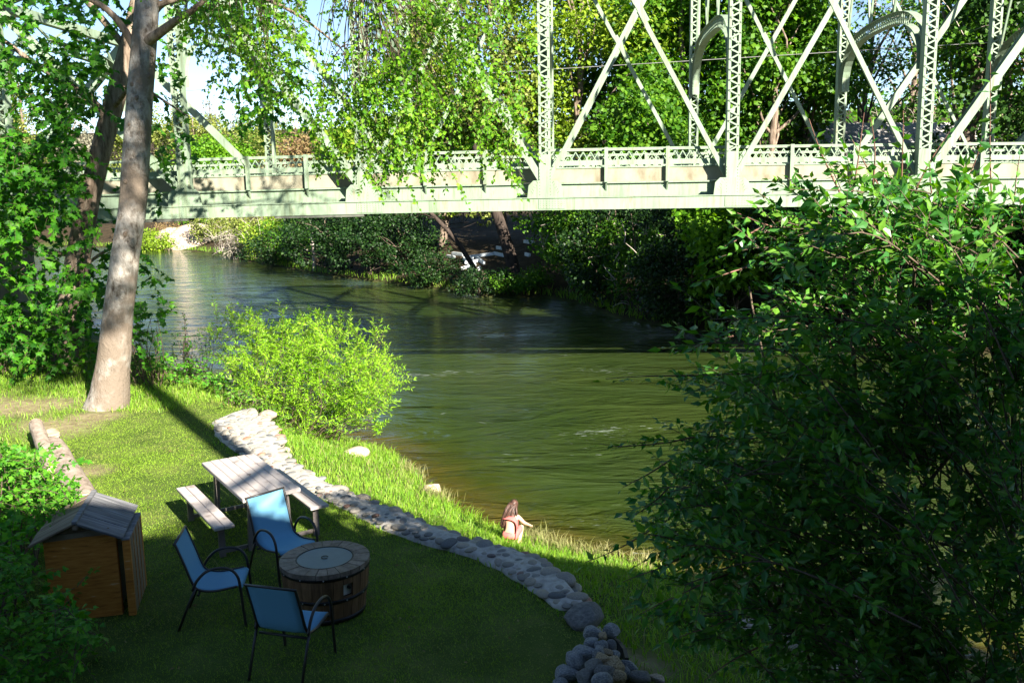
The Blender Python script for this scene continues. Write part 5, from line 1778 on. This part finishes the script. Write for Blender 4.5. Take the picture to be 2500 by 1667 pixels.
# trunks under the bridge on the far bank
for nm, lb, p0, p1, p2, r0, bk in (('leaning_pine', 'thick scaly dark trunk leaning left under the bridge, standing at the far waterline', (1268, 688), (1238, 600), (1208, 505), .42, 'pine_bark'),
                                   ('bent_tree', 'slender grey trunk leaning over the white steps', (1172, 662), (1112, 585), (1052, 520), .17, 'pine_bark'),
                                   ('slim_tree', 'slim dark trunk right of the thick scaly trunk', (1340, 640), (1326, 580), (1312, 505), .13, 'dark_bark'),
                                   ('white_sapling', 'thin bare white-stemmed sapling at the far waterline', (767, 662), (764, 600), (758, 535), .11, 'grey_twig')):
    b0 = hit(*p0)
    b1 = at_y(*p1, b0[1] + .3)
    b2 = at_y(*p2, b0[1] + .6)
    b3 = b2 + (b2 - b1) * 1.6
    t = thing(nm, b0, lb, 'tree' if nm != 'white_sapling' else 'sapling')
    mb = MB().tube(smooth_path([b0 - [0, 0, .4], b1, b2, b3], 22), np.linspace(r0, r0 * .55, 22), 14, False)
    mb.build('trunk', M[bk], t, True)
    if nm in ('white_sapling', 'bent_tree'):
        tw = [smooth_path(limb(b0 + (b2 - b0) * f_, b0 + (b2 - b0) * f_ + np.array([R.normal() * 1.0, R.normal() * .4, R.uniform(.2, .7)]), 4, .06), 6) for f_ in R.uniform(.3, 1.2, 16)]
        twig_tubes('branches', np.array(tw), .03, .008, M['grey_twig' if nm == 'white_sapling' else 'pine_bark'], t, 4)

# shrubs and low trees on the far bank
SHR = [  # label, px of the foot, height m, radius, material, leaves, size, extra
    ('yellow-green bank shrub beside the pale trunk and the far rocks', (372, 612), 2.8, 2.0, 't_yel', 2600, .22, {}),
    ('russet and green shrub on the far rocks', (422, 585), 2.0, 1.8, 't_brn', 1400, .2, {}),
    ('bright shrub above the far rock outcrop', (478, 556), 3.0, 2.6, 't_brt', 2200, .24, {}),
    ('olive shrub right of the far rock outcrop', (520, 590), 3.0, 2.4, 't_oli', 2200, .22, {'bare': 40}),
    ('bleached twiggy shrub at the far waterline', (566, 632), 2.8, 2.0, 't_gry', 900, .18, {'bare': 160}),
    ('olive willow shrub behind the bleached twigs', (600, 618), 3.2, 3.2, 't_oli', 4200, .22, {'bare': 50}),
    ('bright shrub around the bare white stems', (660, 622), 3.5, 2.8, 't_yel', 3600, .22, {'bare': 40}),
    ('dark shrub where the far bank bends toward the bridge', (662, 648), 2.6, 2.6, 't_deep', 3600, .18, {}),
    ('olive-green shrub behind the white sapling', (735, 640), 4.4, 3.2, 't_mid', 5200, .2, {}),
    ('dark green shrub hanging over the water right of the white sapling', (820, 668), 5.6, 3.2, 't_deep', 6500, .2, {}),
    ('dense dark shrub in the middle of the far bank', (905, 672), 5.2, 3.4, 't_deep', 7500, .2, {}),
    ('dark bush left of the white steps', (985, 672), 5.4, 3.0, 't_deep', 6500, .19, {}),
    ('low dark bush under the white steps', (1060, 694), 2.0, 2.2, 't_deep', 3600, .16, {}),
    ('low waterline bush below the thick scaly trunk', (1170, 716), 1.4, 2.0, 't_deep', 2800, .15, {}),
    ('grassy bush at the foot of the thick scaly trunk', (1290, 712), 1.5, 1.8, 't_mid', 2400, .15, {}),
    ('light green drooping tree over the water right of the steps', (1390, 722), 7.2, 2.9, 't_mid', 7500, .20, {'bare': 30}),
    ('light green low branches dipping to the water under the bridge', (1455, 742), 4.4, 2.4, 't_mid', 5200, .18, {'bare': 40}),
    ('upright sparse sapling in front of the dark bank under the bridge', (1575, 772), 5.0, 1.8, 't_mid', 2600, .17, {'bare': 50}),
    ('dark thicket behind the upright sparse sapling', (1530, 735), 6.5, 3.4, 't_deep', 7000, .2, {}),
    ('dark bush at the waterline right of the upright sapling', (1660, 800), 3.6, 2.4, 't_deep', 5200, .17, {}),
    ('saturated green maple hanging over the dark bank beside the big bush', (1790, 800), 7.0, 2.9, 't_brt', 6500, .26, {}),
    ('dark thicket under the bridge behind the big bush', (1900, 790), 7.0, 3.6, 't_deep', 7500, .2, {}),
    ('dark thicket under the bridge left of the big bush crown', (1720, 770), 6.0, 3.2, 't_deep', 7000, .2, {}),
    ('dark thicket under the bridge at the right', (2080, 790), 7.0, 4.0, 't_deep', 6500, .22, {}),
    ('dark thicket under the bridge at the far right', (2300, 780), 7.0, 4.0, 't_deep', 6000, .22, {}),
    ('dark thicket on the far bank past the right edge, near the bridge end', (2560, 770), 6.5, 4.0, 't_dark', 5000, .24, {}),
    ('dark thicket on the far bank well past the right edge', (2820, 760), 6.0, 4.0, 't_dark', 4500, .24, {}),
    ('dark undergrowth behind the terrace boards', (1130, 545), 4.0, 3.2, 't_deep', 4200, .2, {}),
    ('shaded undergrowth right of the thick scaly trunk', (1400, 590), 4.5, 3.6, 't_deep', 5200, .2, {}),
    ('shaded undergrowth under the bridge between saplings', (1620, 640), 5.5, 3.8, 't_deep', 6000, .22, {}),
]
for lb, (px_, py_), h, r_, mt, nl, ls, ex in SHR:
    p = hit(px_, py_)
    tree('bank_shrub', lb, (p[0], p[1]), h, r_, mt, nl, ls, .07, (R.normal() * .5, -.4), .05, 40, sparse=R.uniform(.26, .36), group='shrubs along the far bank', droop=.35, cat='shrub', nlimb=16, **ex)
# unseen trees added right of the frame to shade the bank under the bridge
for lb, x, y, h, r_ in (('unseen big tree added beyond the right edge to shade the far bank, near the bridge end', 24, 33, 19, 5.5), ('second unseen big tree added beyond the right edge to shade the far bank, downstream of the bridge', 33, 24, 21, 6)):
    tree('oak_tree', lb, (x, y), h, r_, 't_dark', 8000, .42, .35, (0, 0), .15, 40, group=FT)
# a far wooded hillside closes the view
hv = []
nW = 26000
hx = R.uniform(-190, 160, nW)
hy = R.uniform(118, 210, nW)
hp = np.column_stack([hx, hy])
ok = inside(hp, FARLAND_POLY) & (np.abs(vnoise(hp, .09, 61)) > .12)
sky_gap = (hx / hy > -.345) & (hx / hy < -.215)
hp = hp[ok]; sg = sky_gap[ok]
hh = (4 + 7 * np.abs(vnoise(hp, .22, 62)) * 1.8 + R.uniform(0, 4, len(hp))) * np.where(hp[:, 0] / hp[:, 1] < -.12, .14 + .30 * np.abs(vnoise(hp, .16, 63)), 1)
pz = ground(hp) + R.uniform(.0, 1, len(hp)) ** .6 * hh
pos = np.column_stack([hp, pz])
v = nrm(R.normal(size=pos.shape))
wd = obj('far_wood', leaf_mesh('far_wood', pos, v, nrm(v + np.array([0, -.3, .6])), R.uniform(.7, 1.5, len(pos)), T_FAR, M['t_mid']))
tag(wd, 'far green woods on the rising ground behind the river', kind='stuff')

# ------------------------------------------------------------------ the tall tree right of the frame: its trunk shades a strip along the wall, its boughs dapple the lawn
tt = thing('fir_tree', (4.4, 1.1, 0), 'tall tree beside the house beyond the right edge, whose trunk and boughs shade the lawn', 'tree')
MB().tube([(4.4, 1.1, -.5), (4.4, 1.1, 6), (4.4, 1.12, 12), (4.4, 1.1, 22)], [.27, .25, .22, .05], 16, False).build('trunk', M['pine_bark'], tt, True)
C = []
for i in range(10):
    C.append((R.uniform(3.6, 6.4), R.uniform(-2.8, -2.1), R.uniform(8.3, 8.7)))
for i in range(60):
    a = R.uniform(0, 6.28); r_ = R.uniform(.6, 3.4)
    C.append((4.4 + r_ * math.cos(a), 1.1 + r_ * math.sin(a), R.uniform(13.2, 22)))
C = np.array(C)
n_ = 9000
ci = np.where(R.uniform(size=n_) < .03, R.integers(0, 10, n_), R.integers(10, len(C), n_))
v = nrm(R.normal(size=(n_, 3)))
pos = C[ci] + v * (R.uniform(0, 1, n_) ** .5 * np.where(ci < 10, .36, .75))[:, None] * np.array([1, 1, .5])
obj('crown', leaf_mesh('crown', pos, nrm(v + R.normal(size=v.shape) * .5), nrm(v * .5 + np.array([0, 0, .7])), R.uniform(.10, .2, n_), T_FAR, M['t_dark']), tt)
LB = [smooth_path(limb((4.4, 1.1, min(C[i][2] - .4, 17)), C[i], 5, .05), 8) for i in range(0, len(C))]
twig_tubes('limbs', np.array(LB), .05, .012, M['pine_bark'], tt, 5)


# ------------------------------------------------------------------ grass
def blades(name, label, P, Z, h, wd, mat, lean=.45, tall=False):
    n = len(P)
    a = R.uniform(0, 6.28, n)
    h = np.broadcast_to(h, (n,)) * R.uniform(.55, 1.25, n)
    wd = np.broadcast_to(wd, (n,)) * R.uniform(.7, 1.3, n)
    sx = np.column_stack([np.cos(a), np.sin(a), np.zeros(n)]) * (wd / 2)[:, None]
    ld = R.normal(0, lean, (n, 2)) * h[:, None]
    base = np.column_stack([P, Z - .01])
    mid = base + np.column_stack([ld * .35, h * .6])
    tip = base + np.column_stack([ld * 1.1, h * np.maximum(.45, 1 - .35 * np.linalg.norm(ld / h[:, None], axis=1))])
    if not tall:
        V = np.stack([base - sx, base + sx, tip], axis=1)
        F = np.arange(n * 3).reshape(n, 3)
        me = mesh_from(name, V.reshape(-1, 3), F, mat)
    else:
        V = np.stack([base - sx, base + sx, mid + sx * .8, mid - sx * .8, tip], axis=1)
        b0 = (np.arange(n) * 5)[:, None]
        me = mesh_from(name, V.reshape(-1, 3), [np.array([[0, 1, 2, 3]]) + b0, np.array([[3, 2, 4]]) + b0], mat)
    return tag(obj(name, me), label, kind='stuff')


def scatter(n, x0, x1, y0, y1):
    return np.column_stack([R.uniform(x0, x1, n), R.uniform(y0, y1, n)])


def in_view(P, Z, m=420):
    p, d = cam_px(np.column_stack([P, Z]))
    return (d > 1) & (p[:, 0] > -m) & (p[:, 0] < 2500 + m) & (p[:, 1] < 1667 + 90)


P = scatter(860000, -13.5, 2, 7.0, 20.5)
Z = ground(P)
keep = inside(P, LAWN_POLY) & in_view(P, Z) & (R.uniform(size=len(P)) > dirt(P) * .8)
keep &= ~inside(P, np.vstack([WL, WR[::-1]]))
keep &= R.uniform(size=len(P)) < np.clip(1.25 - (P[:, 1] - 8) * .045, .5, 1) * (.75 + .35 * vnoise(P, 2.4, 31))
P, Z = P[keep], Z[keep]
pale = (.55 * vnoise(P, 1.6, 71) + .45 * vnoise(P, 4.1, 72) + R.normal(0, .18, len(P))) > .16
hl = .042 + .012 * vnoise(P, 1.7, 33)
blades('lawn_grass', 'short mown lawn grass', P[~pale], Z[~pale], hl[~pale], .0072, M['grass'], .6)
blades('dry_lawn_grass', 'yellowed patches of short lawn grass', P[pale], Z[pale], hl[pale] * .7, .0085, M['dry_lawn'], .8)
# longer grass: along the wall foot, round the pale trunk, on the far part of the lawn
P = scatter(150000, -16, 3, 6.5, 27)
Z = ground(P)
lw = inside(P, LAWN_POLY)
near = inside(P, NEARLAND_POLY)
de = dist_poly(P, EDGE)
dwl = dist_poly(P, WL)
bank = near & ~lw
t1 = lw & ((P[:, 1] > 18.6 + .25 * (P[:, 0] + 8)) & (R.uniform(size=len(P)) < .75))
t2 = lw & (dwl < .16) & (R.uniform(size=len(P)) < .5) & ~inside(P, np.vstack([WL, WR[::-1]]))
t3 = lw & (np.hypot(P[:, 0] + 7.6, P[:, 1] - 18.9) < .9) & (P[:, 1] > 18.2)
t4 = lw & (P[:, 0] < -8.4) & (P[:, 1] < 18.6) & (R.uniform(size=len(P)) < .5)
keep = (bank | t1 | t2 | t3 | t4) & in_view(P, Z) & (R.uniform(size=len(P)) > dirt(P) * .9) & ~inside(P, np.vstack([WL, WR[::-1]]))
P, Z, bk = P[keep], Z[keep], bank[keep]
hh = np.where(bk, .15 + .07 * vnoise(P, 2.0, 35) + .10 * sm(1.0, .2, dist_poly(P, NEAR)), .15)
hh = np.where(dwl[keep] < .16, .09, hh)
dry = R.uniform(size=len(P)) < .10 + .12 * (vnoise(P, 1.3, 39) > .3)
blades('bank_grass', 'long grass on the river bank and round the pale trunk', P[~dry], Z[~dry], hh[~dry], .011, M['tall_grass'], .5, True)
blades('dry_grass', 'straw-coloured blades mixed in the bank grass', P[dry], Z[dry], hh[dry] * 1.1, .009, M['dry_grass'], .5, True)
# reeds at the water's edge by the person and the boulders
cs = np.array([(.45, 16.1), (.75, 15.8), (1.0, 15.6), (.25, 16.35), (1.5, 15.4), (-1.55, 18.6), (-2.3, 20.2), (2.2, 15.0), (3.0, 14.3)])
P = cs[R.integers(0, len(cs), 1300)] + R.normal(0, .16, (1300, 2))
blades('edge_reeds', 'pale reedy grass tufts at the water edge', P, np.maximum(ground(P), WATER_Z - .05), .34, .013, M['dry_grass'], .38, True)
# grass fringe on the far waterline
tt_ = R.uniform(0, 1, 3500)
seglen = np.concatenate([[0], np.cumsum(np.linalg.norm(np.diff(FAR[3:18], axis=0), axis=1))])
q = tt_ ** 1.3 * seglen[-1]
P = np.column_stack([np.interp(q, seglen, FAR[3:18, 0]), np.interp(q, seglen, FAR[3:18, 1])]) + R.normal(0, .5, (3500, 2))
P = P[inside(P, FARLAND_POLY)]
blades('far_bank_grass', 'rough grass along the far waterline', P, ground(P), .55, .035, M['tall_grass'], .5, True)
P = scatter(260, -9.6, 1, 7.4, 13)
P = P[inside(P, LAWN_POLY)]
blades('lawn_straws', 'a few dry straws lying in the lawn', P, ground(P) + .03, .05, .006, M['dry_grass'], 2.2, True)

P = scatter(420, -10.5, 1, 7.2, 19)
P = P[inside(P, LAWN_POLY)]
v = nrm(np.column_stack([R.normal(size=(len(P), 2)), R.normal(0, .15, len(P))]))
fl = obj('fallen_leaves', leaf_mesh('fallen_leaves', np.column_stack([P, ground(P) + .045]), v, nrm(np.array([0, 0, 1.]) + R.normal(size=v.shape) * .35), R.uniform(.03, .06, len(P)), T_OVAL, M['t_brn']))
tag(fl, 'small fallen leaves lying on the lawn', kind='stuff')

# ------------------------------------------------------------------ the person by the water
M['skin'] = surf('skin', [(.3, (.52, .31, .21)), (.7, (.60, .37, .26))], 6, 3, .5, bs=0)
M['dress'] = surf('coral_dress', [(.3, (.46, .09, .09)), (.55, (.56, .13, .12)), (.75, (.64, .19, .17))], 9, 5, .8, (1, 1, .4), .3, .01)
M['hair'] = surf('dark_brown_hair', [(.3, (.020, .010, .008)), (.55, (.07, .035, .025)), (.75, (.16, .085, .06))], 26, 4, .45, (1, 1, .12), .4, .006)


def skin_mesh(name, verts, edges, radii, mat, root=0, sub=2):
    me = bpy.data.meshes.new(name + '_skeleton')
    me.from_pydata([tuple(v) for v in verts], edges, [])
    o = bpy.data.objects.new(name + '_skeleton', me)
    COL.objects.link(o)
    md = o.modifiers.new('skin', 'SKIN')
    md.use_smooth_shade = True
    s = o.modifiers.new('sub', 'SUBSURF')
    s.levels = s.render_levels = sub
    for i, r_ in enumerate(radii):
        r_ = r_ if isinstance(r_, tuple) else (r_, r_)
        me.skin_vertices[0].data[i].radius = r_
        me.skin_vertices[0].data[i].use_root = (i == root)
    dg = bpy.context.evaluated_depsgraph_get()
    m2 = bpy.data.meshes.new_from_object(o.evaluated_get(dg))
    m2.name = name
    m2.materials.clear()
    m2.materials.append(mat)
    bpy.data.objects.remove(o)
    bpy.data.meshes.remove(me)
    for p in m2.polygons: p.use_smooth = True
    return m2


# crouching: hips low over the heels, trunk bent forward, right arm reaching to the grass.  local: +y is the way the person faces
PZ = max(gz(-.06, 15.5), WATER_Z)
pe = thing('person', (-.08, 15.45, PZ), 'person with long dark hair in a coral strappy dress crouching at the water edge', 'person', rz=-.32)
PS = .84


def S(v):
    return [tuple(np.array(q) * PS) for q in v]


bv = [(0, -.04, .22), (0, -.02, .34), (0, .03, .47), (0, .10, .58), (0, .155, .655), (0, .19, .70), (0, .235, .76), (0, .26, .84),        # 0-7 trunk, neck, head
      (-.13, .11, .60), (-.20, .19, .45), (-.14, .36, .33), (-.09, .43, .29),                                                             # 8-11 left arm
      (.13, .11, .60), (.22, .22, .44), (.27, .42, .32), (.28, .48, .29),                                                                 # 12-15 right arm
      (-.09, -.02, .20), (-.15, .27, .36), (-.13, .09, .08), (-.13, .06, .04), (-.13, .20, .025),                                         # 16-20 left leg
      (.09, -.02, .20), (.16, .26, .36), (.15, .08, .08), (.15, .05, .04), (.16, .19, .025)]                                              # 21-25 right leg
be = [(0, 1), (1, 2), (2, 3), (3, 4), (4, 5), (5, 6), (6, 7), (3, 8), (8, 9), (9, 10), (10, 11), (3, 12), (12, 13), (13, 14), (14, 15), (0, 16), (16, 17), (17, 18), (18, 19), (19, 20), (0, 21), (21, 22), (22, 23), (23, 24), (24, 25)]
brd = [(.14, .12), (.115, .09), (.125, .085), (.12, .08), (.05, .05), (.045, .05), (.075, .085), (.065, .07), .05, .038, .028, .026, .05, .038, .028, .026, .085, .06, .042, .038, .03, .085, .06, .042, .038, .03]
brd = [tuple(np.array(r_ if isinstance(r_, tuple) else (r_, r_)) * PS) for r_ in brd]
body = obj('body', skin_mesh('body', S(bv), be, brd, M['skin']), pe, False)
# fingers closed on the grass
for sx, hx_, hy_, hz_ in ((1, .28, .48, .29), (-1, -.09, .43, .29)):
    for k in range(4):
        x0 = hx_ + (k - 1.5) * .016
        fv = S([(x0, hy_ - .01, hz_), (x0 + .002, hy_ + .045, hz_ - .012), (x0, hy_ + .062 - .004 * abs(k - 1), hz_ - .035), (x0 - .002, hy_ + .05, hz_ - .055)])
        obj('finger', skin_mesh('finger', fv, [(0, 1), (1, 2), (2, 3)], [(.009, .009), (.0085, .0085), (.0075, .0075), (.006, .006)], M['skin'], 0, 1), body, False)
    fv = S([(hx_ - sx * .022, hy_ - .015, hz_), (hx_ - sx * .042, hy_ + .02, hz_ - .015), (hx_ - sx * .032, hy_ + .048, hz_ - .035)])
    obj('thumb', skin_mesh('thumb', fv, [(0, 1), (1, 2)], [(.011, .011), (.010, .010), (.007, .007)], M['skin'], 0, 1), body, False)
# face
fc = MB()
for sx in (-1, 1):
    V, F = ICO2
    fc.add(V * .011 * PS + np.array([sx * .032, .325, .815]) * PS, None, F)
fc.build('eyes', M['hair'], None, True)
fe = bpy.context.scene.objects['eyes'] if 'eyes' in bpy.context.scene.objects else None
if fe is not None:
    fe.parent = body
V, F = ICO2
obj('nose', MB().add(V * np.array([.012, .018, .02]) * PS + np.array([0, .335, .79]) * PS, None, F).mesh('nose', M['skin'], True), body, False)
M['lips'] = surf('lips', [(.3, (.40, .14, .12)), (.7, (.46, .18, .15))], 6, 2, .5, bs=0)
obj('mouth', MB().add(V * np.array([.022, .009, .008]) * PS + np.array([0, .325, .755]) * PS, None, F).mesh('mouth', M['lips'], True), body, False)
# dress: lower back, hips and a skirt over the thighs
dv_ = S([(0, -.05, .15), (0, -.045, .24), (0, -.025, .34), (0, .045, .53), (-.08, .0, .22), (-.15, .24, .365), (.08, .0, .22), (.16, .22, .365), (-.06, -.06, .08), (.06, -.06, .08), (0, .10, .61)])
dme = skin_mesh('dress', dv_, [(0, 1), (1, 2), (2, 3), (1, 4), (4, 5), (1, 6), (6, 7), (0, 8), (0, 9), (3, 10)], [tuple(np.array(q) * PS) for q in ((.165, .12), (.165, .14), (.15, .12), (.17, .125), (.11, .10), (.08, .075), (.11, .10), (.08, .075), (.12, .07), (.12, .07), (.135, .10))], M['dress'])
obj('dress', dme, pe, False)
for sx in (-1, 1):
    lpart(MB().tube(S([(sx * .085, .075, .53), (sx * .075, .06, .60), (sx * .07, .12, .655)]), .006, 6), 'shoulder_strap', M['dress'], pe, True)
# hair: cap on the head and strands falling over the left shoulder and back
V, F = ICO3
hd = np.array([0, .245, .815])
cap_ = V * np.array([.088, .105, .105]) * (1 + .03 * n3(V * [6, 6, 1], 3, 4))[:, None] + hd
cap_ = cap_[:, :]
cap_[:, 1] = np.where((V[:, 1] > .35) & (V[:, 2] < .45), np.minimum(cap_[:, 1], hd[1] + .055), cap_[:, 1])
hm = MB().add(cap_ * PS, None, F)
for i in range(70):
    a = R.uniform(-2.6, 2.6)
    sxx = math.sin(a)
    p0 = hd + np.array([.075 * sxx, -.06 * math.cos(a * .6) - .01, .05 * R.uniform(-.5, 1)])
    left = R.uniform() < .68
    ex_ = np.array([(-.16 - .05 * R.uniform() if left else .07 + .05 * R.uniform()) + .03 * sxx, -.03 + R.normal() * .03 + (.02 if left else .1), .40 + R.uniform(-.06, .10)])
    if R.uniform() < .10: ex_ = np.array([.01 + R.normal() * .015, .0, .47])
    m1 = p0 * .55 + ex_ * .45 + np.array([.0, -.055, .05])
    hm.tube(smooth_path(S([p0, m1, ex_]), 9), np.linspace(.017, .005, 9), 5)
obj('hair', hm.mesh('hair', M['hair'], True), pe, False)

print('objects', len(bpy.data.objects), 'tris', sum(sum(len(p.vertices) - 2 for p in me.polygons) if len(me.polygons) < 3000 else len(me.loops) - 2 * len(me.polygons) for me in bpy.data.meshes))
